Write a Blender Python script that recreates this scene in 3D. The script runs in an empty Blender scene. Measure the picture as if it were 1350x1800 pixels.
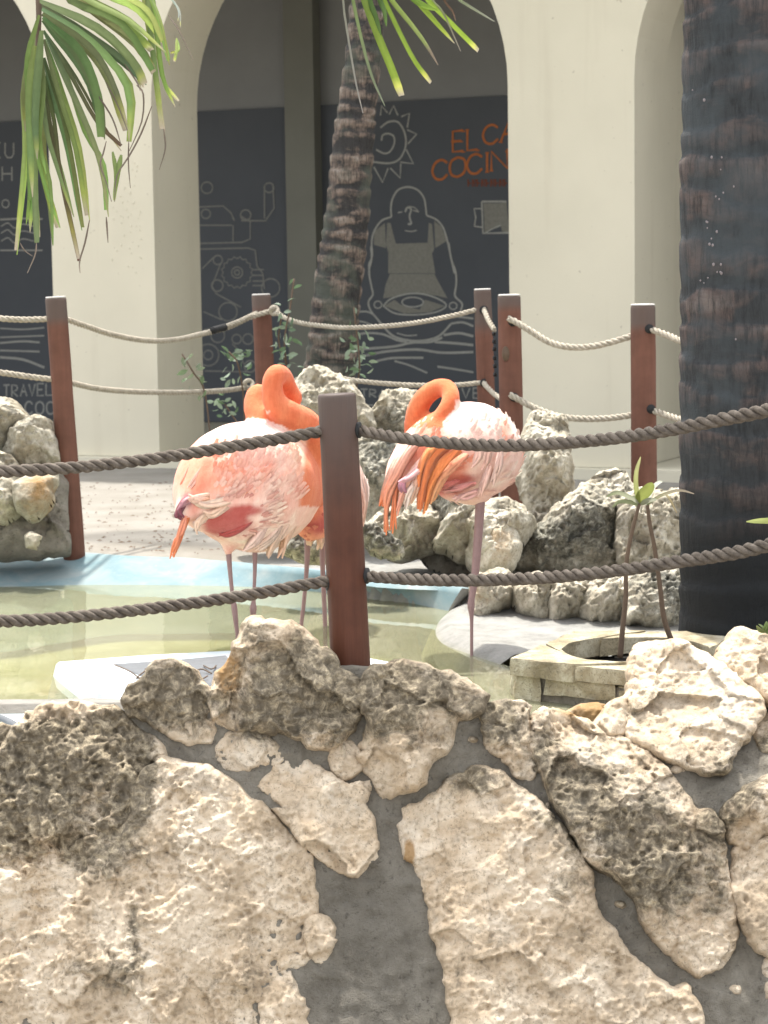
import bpy, math, random
import numpy as np
from mathutils import Vector, Matrix

random.seed(7)
rng = np.random.default_rng(7)
scene = bpy.context.scene
R = math.radians

# ------------------------------------------------------------------ camera, light, exposure
CAM = np.array([0.0, 0.0, 1.6])
FOC = 3857.0            # focal length in photograph pixels (1350 wide)
PITCH = -5.92
ROLL = 0.8
cam_d = bpy.data.cameras.new('camera')
cam_d.sensor_fit = 'HORIZONTAL'
cam_d.sensor_width = 36.0
cam_d.lens = 36.0 * FOC / 1350.0
cam_d.clip_start = 0.05
cam_d.clip_end = 1200
cam_d.dof.use_dof = True
cam_d.dof.focus_distance = 5.75
cam_d.dof.aperture_fstop = 12.0
cam = bpy.data.objects.new('camera', cam_d)
scene.collection.objects.link(cam)
cam.location = CAM
MC = (Matrix.Rotation(R(90 + PITCH), 4, 'X') @ Matrix.Rotation(R(-ROLL), 4, 'Z'))
cam.rotation_euler = MC.to_euler()
scene.camera = cam
MR = np.array(MC.to_3x3())

SUN_EL, SUN_AZ = 74.0, 14.0      # sun high, behind the far side, azimuth from +Y towards -X
world = bpy.data.worlds.new('World')
scene.world = world
world.use_nodes = True
wn = world.node_tree.nodes
wn.clear()
sky = wn.new('ShaderNodeTexSky')
sky.sky_type = 'NISHITA'
sky.sun_disc = False
sky.sun_elevation = R(SUN_EL)
sky.sun_rotation = R(-SUN_AZ)
sky.air_density = 1.0
sky.dust_density = 3.0
sky.ozone_density = 1.0
bg = wn.new('ShaderNodeBackground')
bg.inputs['Strength'].default_value = 0.15
wo = wn.new('ShaderNodeOutputWorld')
hs = wn.new('ShaderNodeHueSaturation')          # thin bright haze pales the blue
hs.inputs['Saturation'].default_value = 0.22
world.node_tree.links.new(sky.outputs[0], hs.inputs['Color'])
world.node_tree.links.new(hs.outputs[0], bg.inputs[0])
world.node_tree.links.new(bg.outputs[0], wo.inputs[0])

sun_d = bpy.data.lights.new('sun', 'SUN')
sun_d.energy = 2.0
sun_d.angle = R(2.0)
sun_d.color = (1.0, 0.95, 0.87)
sun = bpy.data.objects.new('sun', sun_d)
scene.collection.objects.link(sun)
sdir = Vector((-math.sin(R(SUN_AZ)) * math.cos(R(SUN_EL)), math.cos(R(SUN_AZ)) * math.cos(R(SUN_EL)), math.sin(R(SUN_EL))))
sun.rotation_euler = sdir.to_track_quat('Z', 'Y').to_euler()
sun.location = (0, 0, 20)

vs = scene.view_settings
vs.view_transform = 'Standard'
vs.look = 'None'
vs.exposure = 1.85
vs.gamma = 1.0
vs.use_curve_mapping = False

# ------------------------------------------------------------------ geometry helpers
def dirs(px, py):
    px = np.asarray(px, float); py = np.asarray(py, float)
    d = np.stack([(px - 675.0) / FOC, (900.0 - py) / FOC, -np.ones_like(px * py)], -1)
    return d @ MR.T

def U(px, py, D):
    """point seen at photograph pixel (px, py) standing D metres in front of the viewer"""
    d = dirs(px, py)
    return CAM + d * (np.asarray(D, float) / d[..., 1])[..., None]

def G(px, py, z):
    d = dirs(px, py)
    return CAM + d * ((z - CAM[2]) / d[..., 2])[..., None]

def _hash(ix, iy, iz, seed):
    h = (ix * 374761393 + iy * 668265263 + iz * 2147483647 + seed * 1274126177) & 0xFFFFFFFF
    h = ((h ^ (h >> 13)) * 1274126177) & 0xFFFFFFFF
    h = (h ^ (h >> 16)) & 0xFFFFFFFF
    return h.astype(np.float64) / 4294967295.0

def vnoise(p, seed=0):
    p = np.asarray(p, float)
    i = np.floor(p).astype(np.int64)
    f = p - i
    f = f * f * (3 - 2 * f)
    r = 0
    for dx in (0, 1):
        for dy in (0, 1):
            for dz in (0, 1):
                w = (f[..., 0] if dx else 1 - f[..., 0]) * (f[..., 1] if dy else 1 - f[..., 1]) * (f[..., 2] if dz else 1 - f[..., 2])
                r = r + w * _hash(i[..., 0] + dx, i[..., 1] + dy, i[..., 2] + dz, seed)
    return r * 2 - 1

def fbm(p, scale, octv=4, seed=0, ridge=False, gain=0.5):
    r = 0; a = 1.0; s = scale; t = 0
    for k in range(octv):
        n = vnoise(np.asarray(p) * s + 17.3 * k, seed + k)
        if ridge:
            n = 1 - 2 * np.abs(n)
        r = r + a * n; t += a
        a *= gain; s *= 2.03
    return r / t

def cells(p, scale, seed=0):
    """distance to nearest jittered point, for pits and facets"""
    p = np.asarray(p) * scale
    i = np.floor(p).astype(np.int64)
    best = np.full(p.shape[:-1], 9.0); cid = np.zeros(p.shape[:-1])
    for dx in (-1, 0, 1):
        for dy in (-1, 0, 1):
            for dz in (-1, 0, 1):
                a, b, c = i[..., 0] + dx, i[..., 1] + dy, i[..., 2] + dz
                q = np.stack([a + _hash(a, b, c, seed), b + _hash(a, b, c, seed + 1), c + _hash(a, b, c, seed + 2)], -1)
                d = np.linalg.norm(q - p, axis=-1)
                m = d < best
                best = np.where(m, d, best); cid = np.where(m, _hash(a, b, c, seed + 5), cid)
    return best, cid

def smooth(a, b, x):
    t = np.clip((x - a) / (b - a), 0, 1)
    return t * t * (3 - 2 * t)

def cr(pts, n=8):
    """Catmull-Rom through rows of any width"""
    p = np.asarray(pts, float)
    if len(p) < 3:
        t = np.linspace(0, 1, n + 1)[:, None]
        return p[0] * (1 - t) + p[-1] * t
    q = np.vstack([2 * p[0] - p[1], p, 2 * p[-1] - p[-2]])
    out = []
    for i in range(1, len(q) - 2):
        for k in range(n):
            t = k / n
            out.append(0.5 * ((2 * q[i]) + (-q[i - 1] + q[i + 1]) * t + (2 * q[i - 1] - 5 * q[i] + 4 * q[i + 1] - q[i + 2]) * t * t + (-q[i - 1] + 3 * q[i] - 3 * q[i + 1] + q[i + 2]) * t ** 3))
    out.append(p[-1])
    return np.array(out)

def empty(name, loc):
    o = bpy.data.objects.new(name, None)
    o.empty_display_size = 0.1
    scene.collection.objects.link(o)
    o.location = [float(v) for v in loc]
    return o

def tag(o, label=None, cat=None, group=None, kind=None):
    if label: o['label'] = label
    if cat: o['category'] = cat
    if group: o['group'] = group
    if kind: o['kind'] = kind
    return o

def wloc(o):
    v = np.array(o.location[:])
    return v if o.parent is None else v + wloc(o.parent)

def mk(name, V, F, mat, parent=None, sm=True, attrs=None, cols=None, at_base=True):
    """one mesh object from world-space vertices; origin at its base centre"""
    V = np.asarray(V, float)
    lo, hi = V.min(0), V.max(0)
    o0 = np.array([(lo[0] + hi[0]) / 2, (lo[1] + hi[1]) / 2, lo[2]])
    me = bpy.data.meshes.new(name)
    F = np.asarray(F) if not isinstance(F, list) else F
    if isinstance(F, np.ndarray):
        n, k = F.shape
        me.vertices.add(len(V)); me.vertices.foreach_set('co', (V - o0).astype(np.float32).ravel())
        me.loops.add(n * k); me.loops.foreach_set('vertex_index', F.astype(np.int32).ravel())
        me.polygons.add(n); me.polygons.foreach_set('loop_start', np.arange(0, n * k, k, dtype=np.int32))
        me.polygons.foreach_set('loop_total', np.full(n, k, np.int32))
        me.update(calc_edges=True)
    else:
        me.from_pydata([tuple(v) for v in (V - o0)], [], [tuple(int(i) for i in f) for f in F])
    me.validate()
    me.polygons.foreach_set('use_smooth', [sm] * len(me.polygons))
    for k, a in (attrs or {}).items():
        at = me.attributes.new(k, 'FLOAT', 'POINT')
        at.data.foreach_set('value', np.asarray(a, np.float32))
    if cols is not None:
        at = me.attributes.new('tint', 'FLOAT_COLOR', 'POINT')
        c = np.ones((len(V), 4), np.float32); c[:, :3] = cols
        at.data.foreach_set('color', c.ravel())
    me.materials.append(mat)
    o = bpy.data.objects.new(name, me)
    scene.collection.objects.link(o)
    if parent is not None:
        o.parent = parent
        o.location = o0 - wloc(parent)
    else:
        o.location = o0
    return o

class MB:
    """collects pieces for ONE mesh"""
    def __init__(s): s.V = []; s.F = []; s.C = []; s.n = 0
    def add(s, V, F, col=None):
        V = np.asarray(V, float)
        s.V.append(V); s.F += [tuple(int(i) + s.n for i in f) for f in F]
        if col is not None:
            s.C.append(np.broadcast_to(np.asarray(col, float), (len(V), 3)))
        s.n += len(V)
    def build(s, name, mat, parent=None, sm=True, attrs=None):
        return mk(name, np.vstack(s.V), s.F, mat, parent, sm, attrs, np.vstack(s.C) if s.C else None)

def box(x0, x1, y0, y1, z0, z1):
    V = [(x, y, z) for x in (x0, x1) for y in (y0, y1) for z in (z0, z1)]
    F = [(0, 1, 3, 2), (4, 6, 7, 5), (0, 4, 5, 1), (2, 3, 7, 6), (0, 2, 6, 4), (1, 5, 7, 3)]
    return np.array(V, float), F

def frames(P):
    T = np.gradient(P, axis=0); T /= np.linalg.norm(T, axis=1)[:, None] + 1e-12
    N = np.zeros_like(T)
    a = np.array([0, 0, 1.0]) if abs(T[0][2]) < 0.9 else np.array([0, 1.0, 0])
    n = np.cross(T[0], a); n /= np.linalg.norm(n)
    for i in range(len(P)):
        n = n - T[i] * np.dot(n, T[i]); n /= np.linalg.norm(n); N[i] = n
    return T, N, np.cross(T, N)

def tube(P, rad, seg=10, caps=True, rfun=None):
    P = np.asarray(P, float); rad = np.broadcast_to(rad, (len(P),)).astype(float)
    T, N, B = frames(P)
    a = np.linspace(0, 2 * math.pi, seg, endpoint=False)
    V = P[:, None, :] + rad[:, None, None] * (np.cos(a)[None, :, None] * N[:, None, :] + np.sin(a)[None, :, None] * B[:, None, :])
    if rfun is not None:
        V = rfun(P, V, a)
    V = V.reshape(-1, 3)
    F = []
    m = len(P)
    for i in range(m - 1):
        for j in range(seg):
            k = (j + 1) % seg
            F.append((i * seg + j, i * seg + k, (i + 1) * seg + k, (i + 1) * seg + j))
    if caps:
        F.append(tuple(range(seg - 1, -1, -1)))
        F.append(tuple((m - 1) * seg + j for j in range(seg)))
    return V, F

# ------------------------------------------------------------------ materials
def new_mat(name):
    m = bpy.data.materials.new(name); m.use_nodes = True
    nt = m.node_tree; b = nt.nodes['Principled BSDF']
    return m, nt, b

def nd(nt, t, **kw):
    n = nt.nodes.new(t)
    for k, v in kw.items():
        if k in n.inputs: n.inputs[k].default_value = v
        else: setattr(n, k, v)
    return n

def noise(nt, vec, scale, detail=6, rough=0.6, dist=0.0):
    n = nd(nt, 'ShaderNodeTexNoise', Scale=scale, Detail=detail, Roughness=rough, Distortion=dist)
    nt.links.new(vec, n.inputs['Vector']); return n.outputs['Fac']

def ramp(nt, fac, stops):
    r = nt.nodes.new('ShaderNodeValToRGB')
    e = r.color_ramp.elements
    while len(e) < len(stops): e.new(0.5)
    for k, (p, c) in enumerate(stops):
        e[k].position = p
        e[k].color = (*c, 1) if not isinstance(c, float) else (c, c, c, 1)
    nt.links.new(fac, r.inputs[0]); return r.outputs[0]

def mixc(nt, fac, a, b, mode='MIX'):
    m = nt.nodes.new('ShaderNodeMix'); m.data_type = 'RGBA'; m.blend_type = mode
    for s, v in ((0, fac), (6, a), (7, b)):
        if isinstance(v, (int, float)): m.inputs[s].default_value = v
        elif isinstance(v, tuple): m.inputs[s].default_value = (*v, 1)
        else: nt.links.new(v, m.inputs[s])
    return m.outputs[2]

def math_(nt, op, a, b=0.0, clamp=False):
    m = nt.nodes.new('ShaderNodeMath'); m.operation = op; m.use_clamp = clamp
    for s, v in ((0, a), (1, b)):
        if isinstance(v, (int, float)): m.inputs[s].default_value = v
        else: nt.links.new(v, m.inputs[s])
    return m.outputs[0]

def bump(nt, b, h, strength, dist):
    n = nd(nt, 'ShaderNodeBump', Strength=strength, Distance=dist)
    nt.links.new(h, n.inputs['Height']); nt.links.new(n.outputs[0], b.inputs['Normal'])
    return n

def pos(nt):
    return nt.nodes.new('ShaderNodeNewGeometry').outputs['Position']

def attr(nt, name):
    a = nt.nodes.new('ShaderNodeAttribute'); a.attribute_name = name; return a

def mat_stone(name, light, tan, dark, ochre=(0.30, 0.17, 0.06), sc=1.0, pits=1.0, base_stain=0.0):
    m, nt, b = new_mat(name)
    p = pos(nt)
    n1 = noise(nt, p, 9 * sc, 8, 0.65, 0.3)
    c = ramp(nt, n1, [(0.30, tuple(v * 0.62 for v in tan)), (0.44, tan), (0.60, light), (0.78, tuple(min(1, v * 1.12) for v in light))])
    nL = noise(nt, p, 3.1 * sc, 5, 0.65, 1.0)
    c = mixc(nt, ramp(nt, nL, [(0.35, 0.55), (0.52, 0.0)]), c, tuple(v * 0.62 for v in tan))
    c = mixc(nt, ramp(nt, nL, [(0.55, 0.0), (0.68, 0.35)]), c, (0.60, 0.57, 0.50))
    n2 = noise(nt, p, 45 * sc, 6, 0.7, 0.6)
    c = mixc(nt, ramp(nt, n2, [(0.34, 0.55), (0.46, 0.0)]), c, tuple(v * 0.42 for v in tan))
    n5 = noise(nt, p, 130 * sc, 4, 0.7)
    c = mixc(nt, ramp(nt, n5, [(0.33, 0.7), (0.43, 0.0)]), c, tuple(v * 0.4 for v in tan))
    vo = nd(nt, 'ShaderNodeTexVoronoi', Scale=62.0 * sc); nt.links.new(p, vo.inputs['Vector'])
    vo2 = nd(nt, 'ShaderNodeTexVoronoi', Scale=150.0 * sc); nt.links.new(p, vo2.inputs['Vector'])
    msk = ramp(nt, noise(nt, p, 7 * sc, 4, 0.6), [(0.50, 0.0), (0.66, 1.0)])
    hole = math_(nt, 'MULTIPLY', ramp(nt, vo.outputs['Distance'], [(0.16, 1.0), (0.30, 0.0)]), msk)
    hole = math_(nt, 'MAXIMUM', hole, math_(nt, 'MULTIPLY', ramp(nt, vo2.outputs['Distance'], [(0.14, 0.8), (0.26, 0.0)]), msk))
    c = mixc(nt, math_(nt, 'MULTIPLY', hole, 0.42), c, tuple(v * 0.40 for v in tan))
    # stains (lichen and algae) follow the painted-by-hand 'stain' weight broken by noise
    st = attr(nt, 'stain').outputs['Fac']
    n3 = noise(nt, p, 16 * sc, 9, 0.72, 0.8)
    s = math_(nt, 'ADD', st, base_stain)
    s = math_(nt, 'ADD', s, math_(nt, 'MULTIPLY', math_(nt, 'SUBTRACT', n3, 0.5), 2.4))
    s = ramp(nt, s, [(0.46, 0.0), (0.86, 1.0)])
    n4 = noise(nt, p, 38 * sc, 7, 0.72, 0.5)
    dk = ramp(nt, n4, [(0.36, tuple(v * 0.5 for v in dark)), (0.47, dark), (0.56, tuple(v * 2.4 for v in dark)), (0.68, tuple(v * 5.2 for v in dark))])
    oc = attr(nt, 'ochre').outputs['Fac']
    c = mixc(nt, ramp(nt, math_(nt, 'ADD', oc, math_(nt, 'MULTIPLY', math_(nt, 'SUBTRACT', n3, 0.5), 1.2)), [(0.35, 0.0), (0.8, 0.85)]), c, ochre)
    c = mixc(nt, math_(nt, 'MULTIPLY', s, 0.86), c, dk)
    nt.links.new(c, b.inputs['Base Color'])
    b.inputs['Roughness'].default_value = 0.9
    b.inputs['Specular IOR Level'].default_value = 0.25
    h = math_(nt, 'ADD', math_(nt, 'MULTIPLY', n2, 0.8), math_(nt, 'MULTIPLY', n5, 0.35))
    h = math_(nt, 'ADD', h, math_(nt, 'MULTIPLY', n3, 0.7))
    h = math_(nt, 'SUBTRACT', h, math_(nt, 'MULTIPLY', hole, 0.5))
    bump(nt, b, h, 0.75 * pits, 0.011)
    return m

def mat_plain(name, col, rough=0.8, nsc=20, var=0.15, bs=0.2, bd=0.003, spec=0.3):
    m, nt, b = new_mat(name)
    p = pos(nt)
    n1 = noise(nt, p, nsc, 6, 0.6)
    c = mixc(nt, n1, tuple(v * (1 - var) for v in col), tuple(min(1, v * (1 + var)) for v in col))
    nt.links.new(c, b.inputs['Base Color'])
    b.inputs['Roughness'].default_value = rough
    b.inputs['Specular IOR Level'].default_value = spec
    if bs: bump(nt, b, noise(nt, p, nsc * 4, 4, 0.6), bs, bd)
    return m

M = {}
M['stone'] = mat_stone('limestone_pitted', (0.70, 0.59, 0.45), (0.56, 0.44, 0.305), (0.105, 0.088, 0.060), base_stain=0.10)
M['boulder'] = mat_stone('limestone_weathered', (0.56, 0.52, 0.42), (0.37, 0.33, 0.25), (0.09, 0.088, 0.073), sc=1.0, base_stain=0.26)
M['planter_stone'] = mat_stone('planter_slab_stone', (0.50, 0.46, 0.34), (0.34, 0.29, 0.19), (0.07, 0.075, 0.03), sc=1.3)

def mat_mortar():
    m, nt, b = new_mat('grey_mortar')
    p = pos(nt)
    n1 = noise(nt, p, 11, 9, 0.72, 0.4); n2 = noise(nt, p, 70, 5, 0.7)
    c = ramp(nt, n1, [(0.3, (0.17, 0.152, 0.123)), (0.5, (0.27, 0.245, 0.20)), (0.75, (0.38, 0.35, 0.295))])
    c = mixc(nt, ramp(nt, n2, [(0.33, 0.6), (0.42, 0.0)]), c, (0.07, 0.062, 0.055))
    c = mixc(nt, ramp(nt, n2, [(0.62, 0.0), (0.72, 0.6)]), c, (0.32, 0.29, 0.25))
    st = attr(nt, 'stain').outputs['Fac']
    c = mixc(nt, math_(nt, 'MULTIPLY', st, 0.75, True), c, (0.085, 0.076, 0.062))
    nt.links.new(c, b.inputs['Base Color']); b.inputs['Roughness'].default_value = 0.95
    b.inputs['Specular IOR Level'].default_value = 0.15
    bump(nt, b, math_(nt, 'ADD', math_(nt, 'ADD', n2, n1), noise(nt, p, 220, 3, 0.7)), 0.9, 0.012)
    return m
M['mortar'] = mat_mortar()

def mat_ground():
    m, nt, b = new_mat('sand_and_concrete_ground')
    p = pos(nt)
    n1 = noise(nt, p, 2.2, 7, 0.6); n2 = noise(nt, p, 26, 8, 0.75, 0.5); n3 = noise(nt, p, 90, 4, 0.7)
    sand = ramp(nt, n1, [(0.3, (0.20, 0.183, 0.155)), (0.6, (0.265, 0.25, 0.222)), (0.8, (0.31, 0.295, 0.265))])
    sand = mixc(nt, ramp(nt, n2, [(0.32, 0.5), (0.40, 0.0)]), sand, (0.19, 0.16, 0.12))
    sand = mixc(nt, ramp(nt, n3, [(0.30, 0.35), (0.36, 0.0)]), sand, (0.16, 0.13, 0.09))
    con = ramp(nt, noise(nt, p, 9, 8, 0.7), [(0.3, (0.17, 0.168, 0.155)), (0.5, (0.25, 0.247, 0.23)), (0.75, (0.33, 0.322, 0.295))])
    bed = ramp(nt, noise(nt, p, 3.2, 6, 0.6, 0.6), [(0.32, (0.22, 0.21, 0.085)), (0.5, (0.37, 0.36, 0.19)), (0.7, (0.53, 0.52, 0.35))])
    c = mixc(nt, attr(nt, 'concrete').outputs['Fac'], sand, con)
    c = mixc(nt, attr(nt, 'bed').outputs['Fac'], c, bed)
    nt.links.new(c, b.inputs['Base Color']); b.inputs['Roughness'].default_value = 0.95
    b.inputs['Specular IOR Level'].default_value = 0.1
    bump(nt, b, math_(nt, 'ADD', n2, math_(nt, 'MULTIPLY', n3, 0.5)), 0.6, 0.012)
    return m
M['ground'] = mat_ground()

def mat_water():
    m, nt, b = new_mat('shallow_green_water')
    nt.nodes.remove(b)
    out = nt.nodes['Material Output']
    p = pos(nt)
    fre = nd(nt, 'ShaderNodeFresnel', IOR=1.33)
    gl = nd(nt, 'ShaderNodeBsdfGlossy', Roughness=0.02)
    tr = nt.nodes.new('ShaderNodeBsdfTransparent'); tr.inputs[0].default_value = (0.84, 0.86, 0.68, 1)
    df = nt.nodes.new('ShaderNodeBsdfDiffuse')
    n = noise(nt, p, 2.5, 6, 0.6, 0.5)
    nt.links.new(ramp(nt, n, [(0.3, (0.33, 0.325, 0.20)), (0.7, (0.47, 0.465, 0.33))]), df.inputs[0])
    mx = nt.nodes.new('ShaderNodeMixShader'); mx.inputs[0].default_value = 0.42
    nt.links.new(tr.outputs[0], mx.inputs[1]); nt.links.new(df.outputs[0], mx.inputs[2])
    m2 = nt.nodes.new('ShaderNodeMixShader')
    nt.links.new(fre.outputs[0], m2.inputs[0]); nt.links.new(mx.outputs[0], m2.inputs[1]); nt.links.new(gl.outputs[0], m2.inputs[2])
    bp = nd(nt, 'ShaderNodeBump', Strength=0.035, Distance=0.02)
    mp = nt.nodes.new('ShaderNodeMapping'); mp.inputs['Scale'].default_value = (1, 0.35, 1)
    nt.links.new(p, mp.inputs[0])
    nt.links.new(noise(nt, mp.outputs[0], 14, 3, 0.5), bp.inputs['Height'])
    nt.links.new(bp.outputs[0], gl.inputs['Normal']); nt.links.new(bp.outputs[0], fre.inputs['Normal'])
    nt.links.new(m2.outputs[0], out.inputs[0])
    return m
M['water'] = mat_water()

def mat_paint(name, cols, patchy):
    m, nt, b = new_mat(name)
    p = pos(nt)
    n1 = noise(nt, p, 5, 7, 0.65, 0.6); n2 = noise(nt, p, 40, 5, 0.7)
    c = ramp(nt, n1, [(0.36, cols[0]), (0.5, cols[1]), (0.64, cols[2])])
    c = mixc(nt, ramp(nt, n2, [(0.28, patchy), (0.4, 0.0)]), c, (0.3, 0.3, 0.26))
    nt.links.new(c, b.inputs['Base Color']); b.inputs['Roughness'].default_value = 0.75
    bump(nt, b, n2, 0.3, 0.004)
    return m
M['coping'] = mat_paint('pale_blue_pool_paint', [(0.12, 0.20, 0.225), (0.165, 0.235, 0.25), (0.23, 0.27, 0.27)], 0.5)
M['lip'] = mat_paint('bare_concrete_lip', [(0.15, 0.15, 0.145), (0.22, 0.22, 0.21), (0.30, 0.295, 0.275)], 0.6)
M['ledge'] = mat_paint('white_pool_paint', [(0.40, 0.50, 0.53), (0.52, 0.57, 0.58), (0.6, 0.6, 0.58)], 0.25)
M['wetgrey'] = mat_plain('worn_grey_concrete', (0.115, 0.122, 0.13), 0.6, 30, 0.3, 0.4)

def mat_wall():
    m, nt, b = new_mat('cream_stucco')
    p = pos(nt)
    n1 = noise(nt, p, 1.3, 5, 0.55); n2 = noise(nt, p, 120, 4, 0.6)
    c = ramp(nt, n1, [(0.3, (0.57, 0.532, 0.42)), (0.7, (0.635, 0.592, 0.47))])
    mp = nt.nodes.new('ShaderNodeMapping'); mp.inputs['Scale'].default_value = (3, 3, 0.25); nt.links.new(p, mp.inputs[0])
    c = mixc(nt, ramp(nt, noise(nt, mp.outputs[0], 3, 6, 0.6), [(0.55, 0.0), (0.8, 0.35)]), c, (0.47, 0.42, 0.32))
    n3 = noise(nt, p, 30, 2, 0.5)
    c = mixc(nt, ramp(nt, n3, [(0.24, 0.6), (0.27, 0.0)]), c, (0.35, 0.31, 0.24))
    nt.links.new(c, b.inputs['Base Color']); b.inputs['Roughness'].default_value = 0.9
    b.inputs['Specular IOR Level'].default_value = 0.2
    bump(nt, b, math_(nt, 'ADD', n2, math_(nt, 'MULTIPLY', n1, 3)), 0.25, 0.003)
    return m
M['stucco'] = mat_wall()
M['stucco2'] = mat_plain('grey_beam_render', (0.27, 0.272, 0.268), 0.9, 3, 0.12, 0.1)
M['pilaster'] = mat_plain('taupe_pilaster_render', (0.22, 0.22, 0.19), 0.9, 3, 0.12, 0.1)
M['mural'] = mat_plain('navy_black_mural_panel', (0.102, 0.110, 0.124), 0.8, 2, 0.15, 0.05)
M['chalk'] = mat_plain('grey_print', (0.40, 0.40, 0.37), 0.8, 60, 0.35, 0)
M['chalkd'] = mat_plain('dim_grey_print', (0.235, 0.235, 0.22), 0.8, 60, 0.35, 0)
M['apron'] = mat_plain('taupe_print_fill', (0.255, 0.25, 0.22), 0.8, 60, 0.35, 0)
M['orange'] = mat_plain('orange_print', (0.50, 0.16, 0.05), 0.8, 30, 0.35, 0)
M['orange_dim'] = mat_plain('dull_orange_print', (0.22, 0.07, 0.04), 0.8, 30, 0.35, 0)

def mat_wood(name, a, b_, rough=0.42):
    m, nt, b = new_mat(name)
    tc = nt.nodes.new('ShaderNodeTexCoord').outputs['Object']
    mp = nt.nodes.new('ShaderNodeMapping'); mp.inputs['Scale'].default_value = (1, 1, 0.06); nt.links.new(tc, mp.inputs[0])
    n1 = noise(nt, mp.outputs[0], 70, 6, 0.6); n2 = noise(nt, tc, 9, 5, 0.6)
    c = mixc(nt, n1, a, b_)
    c = mixc(nt, ramp(nt, n2, [(0.4, 0.0), (0.7, 0.45)]), c, tuple(v * 0.5 for v in a))
    c = mixc(nt, ramp(nt, n1, [(0.27, 0.9), (0.33, 0.0)]), c, tuple(v * 0.3 for v in a))
    # weathered darker head, as 'worn' weight
    w = attr(nt, 'worn').outputs['Fac']
    c = mixc(nt, math_(nt, 'MULTIPLY', w, 0.75, True), c, (0.10, 0.085, 0.075))
    nt.links.new(c, b.inputs['Base Color']); b.inputs['Roughness'].default_value = rough
    b.inputs['Specular IOR Level'].default_value = 0.28
    bump(nt, b, n1, 0.45, 0.004)
    return m
M['post_far'] = mat_wood('red_brown_varnished_wood', (0.125, 0.055, 0.037), (0.19, 0.086, 0.058), 0.75)
M['post_near'] = mat_wood('dark_brown_varnished_wood', (0.065, 0.022, 0.012), (0.125, 0.044, 0.024), 0.55)
M['metal'] = mat_plain('weathered_cap', (0.55, 0.53, 0.5), 0.6, 30, 0.2, 0.2)  # far post caps coloured pale, sun brightness on the tops painted in
M['dark'] = mat_plain('black_rubber', (0.02, 0.02, 0.02), 0.7, 30, 0.2, 0.2)

def mat_rope(name, a, b_, c3):
    m, nt, b = new_mat(name)
    p = pos(nt)
    n1 = noise(nt, p, 45, 6, 0.7); n2 = noise(nt, p, 400, 3, 0.7)
    c = ramp(nt, n1, [(0.3, a), (0.5, b_), (0.72, c3)])
    c = mixc(nt, ramp(nt, n2, [(0.35, 0.4), (0.6, 0.0)]), c, a)
    nt.links.new(c, b.inputs['Base Color']); b.inputs['Roughness'].default_value = 0.9
    b.inputs['Specular IOR Level'].default_value = 0.15
    bump(nt, b, n2, 0.5, 0.002)
    return m
M['rope_near'] = mat_rope('weathered_grey_rope', (0.06, 0.048, 0.040), (0.125, 0.105, 0.085), (0.21, 0.18, 0.15))
M['rope_far'] = mat_rope('pale_sisal_rope', (0.26, 0.23, 0.18), (0.40, 0.36, 0.29), (0.52, 0.47, 0.39))

def mat_trunk(name, scar, pale, dark, green, sc):
    m, nt, b = new_mat(name)
    tc = nt.nodes.new('ShaderNodeTexCoord').outputs['Object']
    mp = nt.nodes.new('ShaderNodeMapping'); mp.inputs['Scale'].default_value = (1, 1, 2.2); nt.links.new(tc, mp.inputs[0])
    n1 = noise(nt, mp.outputs[0], 7 * sc, 6, 0.6, 0.4)
    mp2 = nt.nodes.new('ShaderNodeMapping'); mp2.inputs['Scale'].default_value = (3, 3, 0.5); nt.links.new(tc, mp2.inputs[0])
    n2 = noise(nt, mp2.outputs[0], 22 * sc, 7, 0.7)
    n3 = noise(nt, tc, 4 * sc, 4, 0.6)
    ring = attr(nt, 'ring').outputs['Fac']
    f = math_(nt, 'ADD', math_(nt, 'MULTIPLY', ring, 0.35), math_(nt, 'MULTIPLY', n1, 0.9))
    c = ramp(nt, f, [(0.44, dark), (0.60, scar), (0.76, pale)])
    c = mixc(nt, ramp(nt, n2, [(0.38, 0.75), (0.55, 0.0)]), c, tuple(v * 0.5 for v in dark))
    c = mixc(nt, ramp(nt, n3, [(0.48, 0.0), (0.62, 0.7)]), c, green)
    w = attr(nt, 'wet').outputs['Fac']  # weight that mixes the bark darker towards the trunk foot
    c = mixc(nt, w, c, tuple(v * 0.40 for v in dark))
    nt.links.new(c, b.inputs['Base Color']); b.inputs['Roughness'].default_value = 0.85
    b.inputs['Specular IOR Level'].default_value = 0.2
    bump(nt, b, math_(nt, 'ADD', n2, n1), 0.7, 0.012)
    return m
M['trunk_far'] = mat_trunk('ringed_palm_bark', (0.195, 0.148, 0.118), (0.30, 0.262, 0.222), (0.045, 0.043, 0.042), (0.085, 0.095, 0.075), 1.5)
M['trunk_near'] = mat_trunk('dark_palm_bark', (0.098, 0.074, 0.066), (0.145, 0.12, 0.108), (0.042, 0.045, 0.047), (0.060, 0.070, 0.075), 0.8)
M['lichen'] = mat_plain('white_lichen', (0.24, 0.21, 0.21), 0.9, 40, 0.1, 0)

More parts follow.
